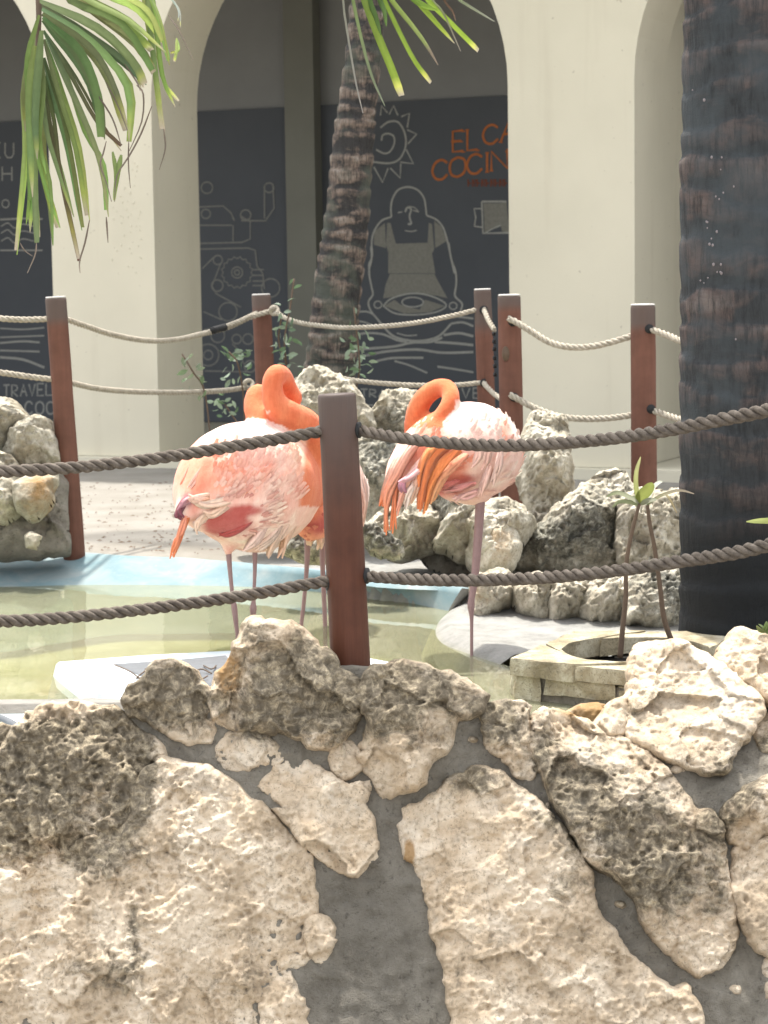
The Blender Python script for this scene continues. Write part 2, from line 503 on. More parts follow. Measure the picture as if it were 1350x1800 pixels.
def mat_leaf(name, trans=0.5, spec=0.15, rough=0.6):
    m, nt, b = new_mat(name)
    a = attr(nt, 'tint').outputs['Color']
    tc = nt.nodes.new('ShaderNodeTexCoord').outputs['Object']
    n = noise(nt, tc, 25, 5, 0.6)
    c = mixc(nt, n, (0.72, 0.72, 0.72), (1.25, 1.25, 1.25))
    c = mixc(nt, 1.0, a, c, 'MULTIPLY')
    nt.links.new(c, b.inputs['Base Color'])
    b.inputs['Roughness'].default_value = rough; b.inputs['Specular IOR Level'].default_value = spec
    t = nt.nodes.new('ShaderNodeBsdfTranslucent'); nt.links.new(c, t.inputs[0])
    mx = nt.nodes.new('ShaderNodeMixShader'); mx.inputs[0].default_value = trans
    nt.links.new(b.outputs[0], mx.inputs[1]); nt.links.new(t.outputs[0], mx.inputs[2])
    nt.links.new(mx.outputs[0], nt.nodes['Material Output'].inputs[0])
    return m
M['leaf'] = mat_leaf('palm_leaf')
M['leaf2'] = mat_leaf('small_leaf', 0.3, 0.5, 0.35)
M['stem'] = mat_plain('brown_stem', (0.11, 0.075, 0.05), 0.7, 40, 0.3, 0.3)

def mat_plume():
    m, nt, b = new_mat('plumage')
    a = attr(nt, 'tint').outputs['Color']
    tc = nt.nodes.new('ShaderNodeTexCoord').outputs['Object']
    n = noise(nt, tc, 60, 5, 0.65); n2 = noise(nt, tc, 300, 3, 0.7)
    c = mixc(nt, n, (0.88, 0.78, 0.76), (1.12, 1.18, 1.18))
    mp = nt.nodes.new('ShaderNodeMapping'); mp.inputs['Scale'].default_value = (1, 1, 0.18); nt.links.new(tc, mp.inputs[0])
    n4 = noise(nt, mp.outputs[0], 130, 4, 0.65)
    c = mixc(nt, 1.0, c, ramp(nt, n4, [(0.35, (0.93, 0.88, 0.86)), (0.6, (1.0, 1.0, 1.0))]), 'MULTIPLY')
    c = mixc(nt, 1.0, a, c, 'MULTIPLY')
    nt.links.new(c, b.inputs['Base Color'])
    b.inputs['Roughness'].default_value = 0.95; b.inputs['Specular IOR Level'].default_value = 0.05
    b.inputs['Sheen Weight'].default_value = 0.15
    bump(nt, b, math_(nt, 'ADD', math_(nt, 'ADD', n2, n), n4), 0.55, 0.004)
    return m
M['plume'] = mat_plume()
M['leg'] = mat_plain('flamingo_leg_skin', (0.27, 0.17, 0.165), 0.5, 60, 0.2, 0.2)

# ================================================================== SETTING: ground, pool
Z_SAND, Z_WATER, Z_BED = 0.50, 0.43, 0.24
out_px = [(-420, 955), (-200, 958), (0, 967), (100, 973), (200, 982), (300, 986), (400, 992), (540, 1006), (650, 1022), (740, 1030), (812, 1040), (822, 1058), (798, 1080), (792, 1098), (806, 1117), (850, 1134), (905, 1152)]
in_px = [(-420, 1030), (-200, 1030), (0, 1030), (100, 1028), (200, 1027), (300, 1028), (430, 1031), (540, 1039), (640, 1049), (720, 1060), (790, 1074), (806, 1082), (789, 1092), (783, 1104), (800, 1124), (848, 1142), (905, 1160)]
P_out = np.array([G(x, y, Z_SAND if i < 11 else .455) for i, (x, y) in enumerate(out_px)])
P_in = np.array([G(x, y, Z_WATER) for x, y in in_px])
_t = np.gradient(P_out, axis=0); _n = np.stack([_t[:, 1], -_t[:, 0], 0 * _t[:, 0]], 1); _n /= np.linalg.norm(_n, axis=1)[:, None]
for i in range(11, len(P_out)):
    P_in[i] = P_out[i] + _n[i] * .05; P_in[i, 2] = Z_WATER
near_y = 5.92
poly = np.vstack([P_out[:, :2], [[P_out[-1, 0] + 0.02, near_y], [-3.2, near_y]]])

def poly_sd(P, Q):
    """signed distance (inside > 0) of points P to closed polygon Q; nearest boundary points too"""
    A = Q; B = np.roll(Q, -1, axis=0)
    best = np.full(len(P), 1e9); near = np.zeros_like(P); ins = np.zeros(len(P), bool)
    for a, b in zip(A, B):
        ab = b - a; L = ab @ ab + 1e-12
        t = np.clip(((P - a) @ ab) / L, 0, 1)
        q = a + t[:, None] * ab
        d = np.hypot(*(P - q).T)
        m = d < best; best[m] = d[m]; near[m] = q[m]
        c = (a[1] > P[:, 1]) != (b[1] > P[:, 1])
        with np.errstate(divide='ignore', invalid='ignore'):
            xi = (b[0] - a[0]) * (P[:, 1] - a[1]) / (b[1] - a[1] + 1e-15) + a[0]
        ins ^= c & (P[:, 0] < xi)
    return np.where(ins, best, -best), near

gx = np.concatenate([-np.geomspace(500, 3.3, 26), np.arange(-3.2, 3.2, 0.04), np.geomspace(3.3, 500, 26)])
gy = np.concatenate([-np.geomspace(300, 1, 12), np.linspace(0, 5.2, 9), np.arange(5.3, 12.0, 0.045), np.arange(12.0, 20, 0.4), np.geomspace(20.5, 600, 18)])
XX, YY = np.meshgrid(gx, gy, indexing='ij')
P2 = np.stack([XX.ravel(), YY.ravel()], 1)
sd, _ = poly_sd(P2, poly)
P3 = np.c_[P2, np.zeros(len(P2))]
zz = np.where(P2[:, 1] < 5.75, -0.35, Z_SAND)
zz = zz + np.where((P2[:, 1] > 5.75) & (P2[:, 1] < 14), 0.012 * fbm(P3, 1.7, 3, 3) + 0.005 * fbm(P3, 11, 3, 9), 0)
zz = zz - .047 * smooth(7.95, 7.45, P2[:, 1]) * (P2[:, 0] > .15) * (P2[:, 1] > 5.75)
zz = np.where(sd > -0.02, np.maximum(Z_BED, zz - 0.01 - 5.0 * (sd + 0.02)), zz)
zz = np.where((sd <= -0.02) & (sd > -0.10), zz - 0.004, zz)
pxx = 675 + (P2[:, 0] / np.maximum(P2[:, 1], .5)) * FOC
zz = np.where((P2[:, 0] > P_out[-1, 0] - 0.03) & (P2[:, 0] < 2.2) & (P2[:, 1] > 5.75) & (P2[:, 1] < 6.60), 0.22, zz)
con = smooth(-0.35, 0.35, (pxx - 520) / 260 + 0.6 * fbm(P3, 2.5, 4, 21)) * smooth(0.95, 0.35, -sd + 0.35 * fbm(P3, 3, 3, 5)) * (P2[:, 1] < 10.5)
con = np.maximum(con, smooth(-0.10, -0.04, sd) * 0.8)
ni, nj = len(gx), len(gy)
ii, jj = np.meshgrid(np.arange(ni - 1), np.arange(nj - 1), indexing='ij')
F = np.stack([ii * nj + jj, (ii + 1) * nj + jj, (ii + 1) * nj + jj + 1, ii * nj + jj + 1], -1).reshape(-1, 4)
g = mk('ground', np.c_[P2, zz], F, M['ground'], attrs={'concrete': con, 'bed': smooth(0.0, 0.04, sd)})
tag(g, kind='structure')

# painted coping sloping down under the water
Po = cr(P_out, 6); Pi = cr(P_in, 6)
dv = Pi - Po
dvn = dv * [1, 1, 0]; dvn = dvn / np.linalg.norm(dvn, axis=1)[:, None]
rows = []
for t, dz in ((-0.10, -0.03), (-0.06, 0.008), (0.0, 0.012), (0.35, 0.012), (0.7, 0.010), (1.0, 0.006), (1.5, -0.01), (2.0, -0.05)):
    q = Po + dv * t if t >= 0 else Po - dvn * (-t)
    q[:, 2] = Po[:, 2] + (Pi[:, 2] - Po[:, 2]) * max(t, 0) * (1 + .3 * max(t - 1, 0)) + (.25 if (t < -.08) else 1) * dz * (1 if t > 1 else np.where(Po[:, 2] > .49, 1, .35))
    q[:, 2] += 0.005 * fbm(q, 5, 3, 4)
    rows.append(q)
rows = np.array(rows); nr, npt = rows.shape[:2]
F = [(i * npt + j, (i + 1) * npt + j, (i + 1) * npt + j + 1, i * npt + j + 1) for i in range(nr - 1) for j in range(npt - 1)]
cut = 60
F1 = [f for f in F if f[0] % npt < cut]; F2 = [f for f in F if f[0] % npt >= cut]
tag(mk('pool_coping', rows.reshape(-1, 3), F1, M['coping']), kind='structure')
tt = np.repeat([0, 0, 0, 0, 0, .1, .6, 1.0], npt)
tag(mk('concrete_lip', rows.reshape(-1, 3), F2, M['ground'], attrs={'concrete': np.ones(nr * npt), 'bed': tt}), kind='structure')

# water: one sheet bounded by the coping, tucked under it
wp = np.vstack([(P_in + (P_out - P_in) * 0.25)[:, :2], [[P_in[-1, 0] + 0.3, near_y - 0.1], [-3.4, near_y - 0.1]]])
wv = np.c_[wp, np.full(len(wp), Z_WATER)]
tag(mk('water', wv, [tuple(range(len(wv)))[::-1]], M['water'], sm=False), kind='structure')

# ================================================================== BUILDING
th = R(25)
uu = np.array([math.cos(th), -math.sin(th), 0]); nn = np.array([math.sin(th), math.cos(th), 0])
O_ = G(281, 822, Z_SAND)
def FP(px, py, off):
    d = dirs(px, py)
    t = (off - (CAM - O_) @ nn) / (d @ nn)
    P = CAM + d * t[..., None] if np.ndim(t) else CAM + d * t
    return (P - O_) @ uu, P[..., 2]
def W3(s, off, z):
    s = np.asarray(s, float)
    return O_ * np.array([1, 1, 0]) + s[..., None] * uu + np.asarray(off, float)[..., None] * nn + np.asarray(z, float)[..., None] * np.array([0, 0, 1.0])
sa, sb, sc_, sd_ = [float(FP(x, 450, 0.0)[0]) for x in (77, 272, 895, 1097)]
pw = ((sb - sa) + (sd_ - sc_)) / 2; per = ((sc_ - sa) + (sd_ - sb)) / 2
ARCH_R = (per - pw) / 2
ZS = float(FP(893, 150, 0.0)[1])
d_ = dirs(352, 450); t_ = (sb - (CAM - O_) @ uu) / (d_ @ uu); REV = float((CAM + d_ * t_ - O_) @ nn)
print('building', sa, sb, sc_, sd_, 'spring', ZS, 'reveal', REV, 'pillar', pw, 'dist', O_[1])
Z_FL = 0.565; Z_TOP = 5.0
bld = empty('arcade_building', W3(0, 0, Z_SAND))
tag(bld, 'cream stucco arcade building with tall round arches and a dark printed wall behind them', 'building')
def bbox(name, s0, s1, o0, o1, z0, z1, mat, parent=bld, bev=0.0):
    V = [W3(s, o, z) for s in (s0, s1) for o in (o0, o1) for z in (z0, z1)]
    F = [(0, 1, 3, 2), (4, 6, 7, 5), (0, 4, 5, 1), (2, 3, 7, 6), (0, 2, 6, 4), (1, 5, 7, 3)]
    return mk(name, np.array(V), F, mat, parent, sm=False)
K0, K1 = -2, 3
cols = []   # (s, zbottom)
for k in range(K0, K1 + 1):
    r = sb + k * per; l = r - pw
    cols += [('p', l, Z_FL), ('p', r, Z_FL)]
    if k < K1:
        for i in range(0, 33):
            a = math.pi - math.pi * i / 32
            cols.append(('a', r + ARCH_R + ARCH_R * math.cos(a), ZS + ARCH_R * math.sin(a)))
mb = MB()
for off, flip in ((0.0, 0), (REV, 1)):
    for c0, c1 in zip(cols[:-1], cols[1:]):
        if abs(c1[1] - c0[1]) < 1e-6: continue
        V = [W3(c0[1], off, c0[2]), W3(c1[1], off, c1[2]), W3(c1[1], off, Z_TOP), W3(c0[1], off, Z_TOP)]
        mb.add(V, [(0, 1, 2, 3)] if not flip else [(3, 2, 1, 0)])
for c0, c1 in zip(cols[:-1], cols[1:]):
    V = [W3(c0[1], 0.0, c0[2]), W3(c1[1], 0.0, c1[2]), W3(c1[1], REV, c1[2]), W3(c0[1], REV, c0[2])]
    mb.add(V, [(0, 3, 2, 1)])
s0, s1 = cols[0][1], cols[-1][1]
for s in (s0, s1):
    mb.add([W3(s, 0.0, Z_FL), W3(s, REV, Z_FL), W3(s, REV, Z_TOP), W3(s, 0.0, Z_TOP)], [(0, 1, 2, 3)])
mb.add([W3(s0, 0.0, Z_TOP), W3(s1, 0.0, Z_TOP), W3(s1, REV, Z_TOP), W3(s0, REV, Z_TOP)], [(0, 1, 2, 3)])
mb.build('arched_wall', M['stucco'], bld, sm=False)
d_ = dirs(1186, 450); t_ = (sd_ - (CAM - O_) @ uu) / (d_ @ uu); REV2 = float((CAM + d_ * t_ - O_) @ nn)
bbox('pier_backing', sb + per - pw + .02, sb + per - .001, REV + .002, REV2, Z_FL, 4.298, M['stucco'])
DEEP = REV + 2.6
# little plaster drips on the left pillar
mbd = MB(); rd = random.Random(9)
for (x, y) in [(205, 372), (212, 380), (200, 385), (215, 355), (220, 330), (226, 322), (232, 298), (238, 310), (241, 292), (236, 326), (229, 340), (222, 368), (246, 398), (248, 420), (243, 432), (231, 445), (246, 452), (205, 440), (197, 456), (233, 470), (236, 286), (240, 300), (214, 392), (228, 436)] + [(rd.gauss(230, 14), rd.gauss(370, 55)) for _ in range(26)]:
    s_, z_ = FP(x, y, -.001); r_ = rd.uniform(.003, .0075)
    ring = [W3(s_ + math.cos(a) * r_, -.0005, z_ + math.sin(a) * r_ * 1.3) for a in np.linspace(0, 2 * math.pi, 8, endpoint=False)]
    mbd.add(ring + [W3(s_, -.007, z_)], [(k, (k + 1) % 8, 8) for k in range(8)])
mbd.build('plaster_drips', M['stucco'], bld, sm=True)['kind'] = 'stuff'
bbox('rear_wall', s0, s1, DEEP, DEEP + 0.25, Z_FL, Z_TOP, M['stucco2'])
bbox('end_wall', s0, s0 + 0.2, REV + .003, DEEP - .003, Z_FL, 4.3, M['stucco2'])
bbox('end_wall', s1 - 0.2, s1, REV + .003, DEEP - .003, Z_FL, 4.3, M['stucco2'])
bbox('roof', s0, s1, REV + .003, DEEP - .003, 4.3, 4.5, M['stucco2'])
bbox('rear_block', s0, s1, DEEP + .253, DEEP + 4, Z_FL, Z_TOP - .05, M['stucco2'])
z_fr = float(FP(820, 172, DEEP)[1])
pil_s0, pil_s1 = float(FP(507, 450, DEEP - .12)[0]), float(FP(558, 450, DEEP - .12)[0])
mural = bbox('mural_panel', s0 + .25, s1 - .25, DEEP - .02, DEEP - .002, Z_FL + .003, z_fr, M['mural'])
bbox('pilaster', pil_s0, pil_s1, DEEP - .14, DEEP - .023, Z_FL + .003, 4.295, M['pilaster'])
bbox('pilaster', pil_s0 + 2 * per * .52 + 1.4, pil_s1 + 2 * per * .52 + 1.4, DEEP - .14, DEEP - .023, Z_FL + .003, 4.295, M['pilaster'])
pv = bbox('pavement', s0 - 1, s1 + 1, -0.07, DEEP + 4.2, 0.30, Z_FL - .003, M['stucco'], None)
tag(pv, kind='structure')

# ---- the printed wall: strips lying 3 mm proud of the panel
def stroke(mb, pts, w, smoothed=True):
    p = np.array(pts, float)
    s, z = FP(p[:, 0], p[:, 1], DEEP - .024)
    q = np.stack([s, z], 1)
    if smoothed and len(q) > 2: q = cr(q, 5)
    t = np.gradient(q, axis=0); t /= np.linalg.norm(t, axis=1)[:, None] + 1e-9
    nrm = np.stack([-t[:, 1], t[:, 0]], 1)
    w = np.broadcast_to(w, (len(q),)) * 0.5 * 0.0046
    a, b = q + nrm * w[:, None], q - nrm * w[:, None]
    lift = 0.0245 + 0.0004 * (stroke.k % 5); stroke.k += 1
    V = np.vstack([W3(a[:, 0], np.full(len(a), DEEP - lift), a[:, 1]), W3(b[:, 0], np.full(len(a), DEEP - lift), b[:, 1])])
    n = len(q)
    mb.add(V, [(i, i + 1, n + i + 1, n + i) for i in range(n - 1)])
stroke.k = 0
def fill(mb, pts):
    fill.k += 1
    p = np.array(pts, float)
    s, z = FP(p[:, 0], p[:, 1], DEEP - .022)
    mb.add(W3(s, np.full(len(s), DEEP - .0212 - .0003 * fill.k), z), [tuple(range(len(p)))])
fill.k = 0
def conv(pts, k, ox, oy): return [(ox + x * k, oy + y * k) for x, y in pts]
def ell(cx, cy, rx, ry, n=14, a0=0, a1=360): return [(cx + rx * math.cos(R(a0 + (a1 - a0) * i / n)), cy + ry * math.sin(R(a0 + (a1 - a0) * i / n))) for i in range(n + 1)]
A = lambda pts: conv(pts, 260 / 1350, 640, 180)      # noqa
B = lambda pts: conv(pts, 300 / 1350, 600, 420)
C = lambda pts: conv(pts, 260 / 1300, 340, 300)
ck = MB()
# cook outline
stroke(ck, A([(250, 1045), (245, 960), (260, 880), (310, 800), (400, 772), (490, 800), (545, 870), (562, 950), (570, 1030)]), 3)
stroke(ck, A([(250, 1045), (160, 1080), (90, 1180), (70, 1280), (75, 1400), (45, 1480), (50, 1560)]), 3)
stroke(ck, A([(570, 1030), (660, 1070), (720, 1140), (760, 1260), (790, 1400), (825, 1560)]), 3)
stroke(ck, B([(235, 60), (240, 160), (220, 260), (240, 380), (250, 440), (215, 500), (235, 570), (300, 650)]), 3.2)
stroke(ck, B([(850, 30), (870, 160), (905, 260), (910, 360), (900, 450), (955, 510), (945, 570)]), 3.2)
stroke(ck, B([(330, 530), (400, 470), (560, 430), (720, 455), (830, 520), (760, 575), (600, 600), (430, 590), (330, 530)]), 2.6)
stroke(ck, B(ell(565, 500, 85, 38)), 2.2)
stroke(ck, B([(290, 640), (400, 760), (520, 800), (640, 805), (770, 770), (870, 670)]), 3.4)
stroke(ck, B([(440, 745), (520, 765), (600, 760)]), 2)
stroke(ck, B(ell(290, 520, 30, 28)), 2); stroke(ck, B(ell(885, 530, 30, 28)), 2)
# face
stroke(ck, A([(375, 1000), (395, 960), (430, 975), (415, 1040), (430, 1105), (400, 1110)]), 3.2)
stroke(ck, A([(310, 1005), (350, 1000)]), 2); stroke(ck, A([(450, 985), (500, 1000)]), 2)
stroke(ck, A([(375, 1170), (430, 1178), (480, 1168)]), 1.8)
stroke(ck, A([(410, 950), (460, 960), (500, 1000)]), 1.6)
# sun spiral with triangular rays
stroke(ck, A([(160, 350), (170, 300), (220, 285), (270, 310), (275, 380), (235, 450), (180, 465), (110, 430)]), 2.8)
stroke(ck, A([(150, 230), (220, 180), (300, 175), (350, 230), (380, 320), (375, 420), (320, 520), (230, 555), (100, 545), (60, 540)]), 3)
for tri in ([(340, 130), (415, 100), (395, 230)], [(395, 250), (480, 290), (400, 380)], [(385, 430), (450, 560), (330, 545)], [(335, 560), (330, 690), (240, 600)], [(220, 600), (170, 730), (90, 590)], [(230, 110), (270, 30), (310, 120)], [(150, 120), (160, 30), (215, 95)]):
    stroke(ck, A(tri), 2.6, False)
# parcel outlines
stroke(ck, A([(1075, 905), (1300, 905)]), 3, False); stroke(ck, A([(1075, 905), (1085, 1195), (1320, 1190)]), 3, False)
stroke(ck, A([(1075, 970), (1005, 970), (1020, 1050), (1008, 1130), (1080, 1140)]), 2.4, False)
stroke(ck, A([(1100, 1195), (1180, 1150), (1250, 1120)]), 2)
# waves
for pts, w in (([(80, 580), (200, 575), (260, 600)], 3), ([(80, 650), (170, 655), (240, 680)], 2.6), ([(60, 770), (200, 745), (330, 755), (440, 800), (520, 815)], 3.4), ([(60, 880), (250, 865), (420, 850), (560, 820), (700, 815), (800, 780)], 4), ([(180, 925), (360, 890), (600, 875), (800, 900), (1045, 895)], 4), ([(230, 980), (380, 945), (520, 940), (650, 940)], 3.6), ([(420, 965), (540, 1000), (680, 1060)], 3), ([(760, 1010), (900, 1030), (1045, 1055)], 3.2), ([(870, 670), (960, 660), (1045, 690)], 3.4), ([(810, 760), (930, 745), (1045, 770)], 4), ([(740, 815), (900, 825), (1045, 840)], 4), ([(890, 610), (1045, 630)], 3)):
    stroke(ck, B(pts), w)
for pts, w in (([(0, 577), (40, 579), (78, 576)], 2.5), ([(0, 593), (78, 590)], 2.5), ([(0, 603), (40, 600), (70, 602)], 3.4), ([(0, 616), (70, 618)], 3), ([(0, 628), (40, 632), (78, 646)], 4.2)):
    stroke(ck, pts, w)
# left arch fragments of print
stroke(ck, [(0, 386), (40, 384), (75, 385)], 3, False); stroke(ck, [(0, 440), (75, 440)], 2.5, False)
for y in (398, 410, 424): stroke(ck, [(2, y), (14, y - 6), (26, y + 3), (40, y - 4), (60, y)], 2)
for k in range(6): stroke(ck, [(1185, 175 + 12 * k), (1194, 182 + 12 * k), (1205, 180 + 13 * k)], 2.4)
for k in range(5): stroke(ck, [(1187, 400 + 11 * k), (1196, 395 + 11 * k), (1206, 400 + 11 * k)], 2.4)
for k in range(5): stroke(ck, [(1190, 560 + 14 * k), (1206, 561 + 14 * k)], 6, False)
# lettering
GL = {'E': [[(1, 0), (0, 0), (0, 1), (1, 1)], [(0, .5), (.8, .5)]], 'L': [[(0, 1), (0, 0), (1, 0)]], 'C': [[(.95, .8), (.6, 1), (.2, .9), (0, .5), (.2, .1), (.6, 0), (.95, .2)]],
      'A': [[(0, 0), (.5, 1), (1, 0)], [(.22, .4), (.78, .4)]], 'O': [[(.5, 1), (.12, .85), (0, .5), (.12, .15), (.5, 0), (.88, .15), (1, .5), (.88, .85), (.5, 1)]], 'I': [[(.5, 0), (.5, 1)]],
      'N': [[(0, 0), (0, 1), (1, 0), (1, 1)]], 'T': [[(0, 1), (1, 1)], [(.5, 1), (.5, 0)]], 'R': [[(0, 0), (0, 1), (.8, .9), (.9, .7), (.7, .5), (0, .48), (.95, 0)]], 'V': [[(0, 1), (.5, 0), (1, 1)]],
      'U': [[(0, 1), (0, .25), (.25, 0), (.75, 0), (1, .25), (1, 1)]], 'H': [[(0, 0), (0, 1)], [(1, 0), (1, 1)], [(0, .5), (1, .5)]]}
def letters(mat, txt, x, y, w, h, gap, lw, slope=0.0, serif=False, grow=0.0):
    xc = x; w_ = w
    for i, ch in enumerate(txt):
        x0 = xc; y0 = y + slope * (x0 - x); w = w_ * (.35 if ch == 'I' else .8 if (ch in 'EL' and serif) else 1)
        xc += w + gap
        if ch != ' ':
            mb = MB()
            for st in GL[ch]:
                stroke(mb, [(x0 + a * w, y0 - b * h + slope * a * w) for a, b in st], lw, ch in 'CO')
                if serif and ch not in 'CO':
                    for a, b in (st[0], st[-1]):
                        stroke(mb, [(x0 + a * w - 3.5, y0 - b * h), (x0 + a * w + 3.5, y0 - b * h)], 2, False)
            mb.build('letter', mat, mural, sm=False)
letters(M['chalk'], 'TRAVEL', 6, 698, 11, 21, 4, 2.8, -0.04)
letters(M['chalk'], 'COO', 44, 728, 14, 22, 5, 3.0, 0)
letters(M['chalk'], 'EU', -14, 277, 15, 26, 8, 2.6); letters(M['chalk'], 'HH', -22, 318, 17, 25, 9, 2.6); letters(M['chalk'], 'RO', -12, 365, 12, 14, 4, 2.2)
letters(M['chalk'], 'TRACOO', 634, 698, 12, 14, 4, 2.6, 0.01); letters(M['chalk'], 'ER', 642, 730, 14, 18, 4, 2.6); letters(M['chalk'], 'VE', 812, 700, 14, 18, 6, 2.6)
ck.build('line_drawing', M['chalk'], mural, sm=False)['kind'] = 'stuff'
letters(M['orange'], 'EL', 796, 267, 23, 36, 7, 3.6, -0.10, True)
letters(M['orange'], 'CA', 849, 255, 28, 33, 3, 3.6, -0.16, True)
letters(M['orange'], 'COCINA', 760, 318, 28, 34, 2.5, 3.8, -0.17, True)
om = MB()
for k, x in enumerate(range(823, 895, 8)):
    stroke(om, [(x, 328), (x, 315)], 2.2, False)
    if k % 2: stroke(om, [(x, 315), (x + 5, 328), (x + 5, 315)], 2, False)
    else: stroke(om, [(x, 322), (x + 5, 322)], 2, False)
om.build('small_print', M['orange_dim'], mural, sm=False)['kind'] = 'stuff'
dm = MB()   # dimmer machine drawing of pulleys and pipes beside the left pillar
for cx, cy, r in ((385, 895, 48), (385, 895, 22), (215, 785, 40), (210, 1010, 50), (305, 1240, 80), (215, 1450, 60), (130, 1620, 95), (130, 1620, 40), (680, 1030, 80), (110, 380, 40), (460, 390, 45), (120, 150, 50), (665, 150, 42), (380, 1480, 40), (480, 1480, 45), (500, 1720, 50)):
    stroke(dm, C(ell(cx, cy, r, r)), 2.6)
for cx, cy, r in ((385, 895, 130),):
    pts = []
    for i in range(33):
        a = 2 * math.pi * i / 32; rr = r + (10 if i % 2 else -8); pts.append((cx + rr * math.cos(a), cy + rr * math.sin(a)))
    stroke(dm, C(pts), 2.4, False)
for pts in ([(50, 320), (260, 310), (330, 370), (360, 440)], [(50, 480), (340, 480)], [(50, 640), (430, 630), (500, 600), (500, 450), (420, 400)], [(50, 690), (480, 680), (545, 700), (560, 840), (610, 900), (625, 1040)], [(350, 480), (350, 620)], [(640, 440), (420, 440)], [(625, 130), (625, 420)], [(700, 130), (710, 330), (640, 430)], [(80, 860), (180, 760)], [(240, 820), (165, 1010), (200, 1080), (420, 1200)], [(90, 1240), (250, 1310)], [(520, 870), (620, 870)], [(520, 920), (620, 920)], [(520, 970), (620, 970)], [(520, 1010), (620, 1010)], [(90, 1400), (180, 1380), (280, 1420)], [(340, 1520), (420, 1600), (440, 1700)], [(100, 1760), (520, 1770)]):
    stroke(dm, C(pts), 2.6, False)
dm.build('line_drawing', M['chalkd'], mural, sm=False)['kind'] = 'stuff'
ap = MB()
fill(ap, A([(210, 1100), (240, 1100), (290, 1290), (580, 1280), (590, 1100), (620, 1110), (640, 1340), (620, 1380), (650, 1560), (220, 1560), (220, 1370), (200, 1300)]))
fill(ap, B([(385, 276), (735, 276), (790, 380), (840, 470), (760, 450), (560, 420), (400, 460), (330, 470), (350, 360)]))
fill(ap, A([(90, 1180), (190, 1100), (200, 1330), (90, 1300)])); fill(ap, A([(640, 1080), (700, 1130), (760, 1260), (650, 1330)]))
fill(ap, A([(1090, 920), (1250, 920), (1300, 905), (1325, 1185), (1260, 1180), (1250, 1130), (1100, 1190)]))
fill(ap, B([(340, 530), (420, 480), (470, 520), (620, 560), (660, 480), (820, 530), (700, 580), (500, 590)]))
ap.build('printed_shapes', M['apron'], mural, sm=False)['kind'] = 'stuff'

# ================================================================== STONES
def rough_outline(Q, amp, seed, step=9.0, grow=0.0):
    """Catmull-free polygon subdivided and made jagged, in photograph pixels"""
    Q = np.asarray(Q, float); out = []
    for a, b in zip(Q, np.roll(Q, -1, axis=0)):
        n = max(1, int(np.hypot(*(b - a)) / step))
        for k in range(n): out.append(a + (b - a) * k / n)
    P = np.array(out)
    # soften the corners a little
    P = (np.roll(P, 1, 0) + 2 * P + np.roll(P, -1, 0)) / 4
    tg = np.roll(P, -2, 0) - np.roll(P, 2, 0); tg /= np.linalg.norm(tg, axis=1)[:, None] + 1e-9
    area = .5 * np.sum(P[:, 0] * np.roll(P[:, 1], -1) - np.roll(P[:, 0], -1) * P[:, 1])
    P = P + np.stack([tg[:, 1], -tg[:, 0]], 1) * grow * np.sign(area)
    z = np.full(len(P), seed * 3.7)
    q = np.c_[P / 26.0, z]
    q2 = np.c_[P / 9.0, z]
    dx = fbm(q, 1, 3, seed) * amp + vnoise(q2, seed + 40) * amp * .5
    dy = fbm(q, 1, 3, seed + 90) * amp + vnoise(q2, seed + 41) * amp * .5
    return P + np.stack([dx, dy], 1)

def blobs(px, py, bl):
    r = np.zeros(len(px))
    for x, y, rx, ry, s in bl:
        r = r + s * np.exp(-(((px - x) / rx) ** 2 + ((py - y) / ry) ** 2))
    return r

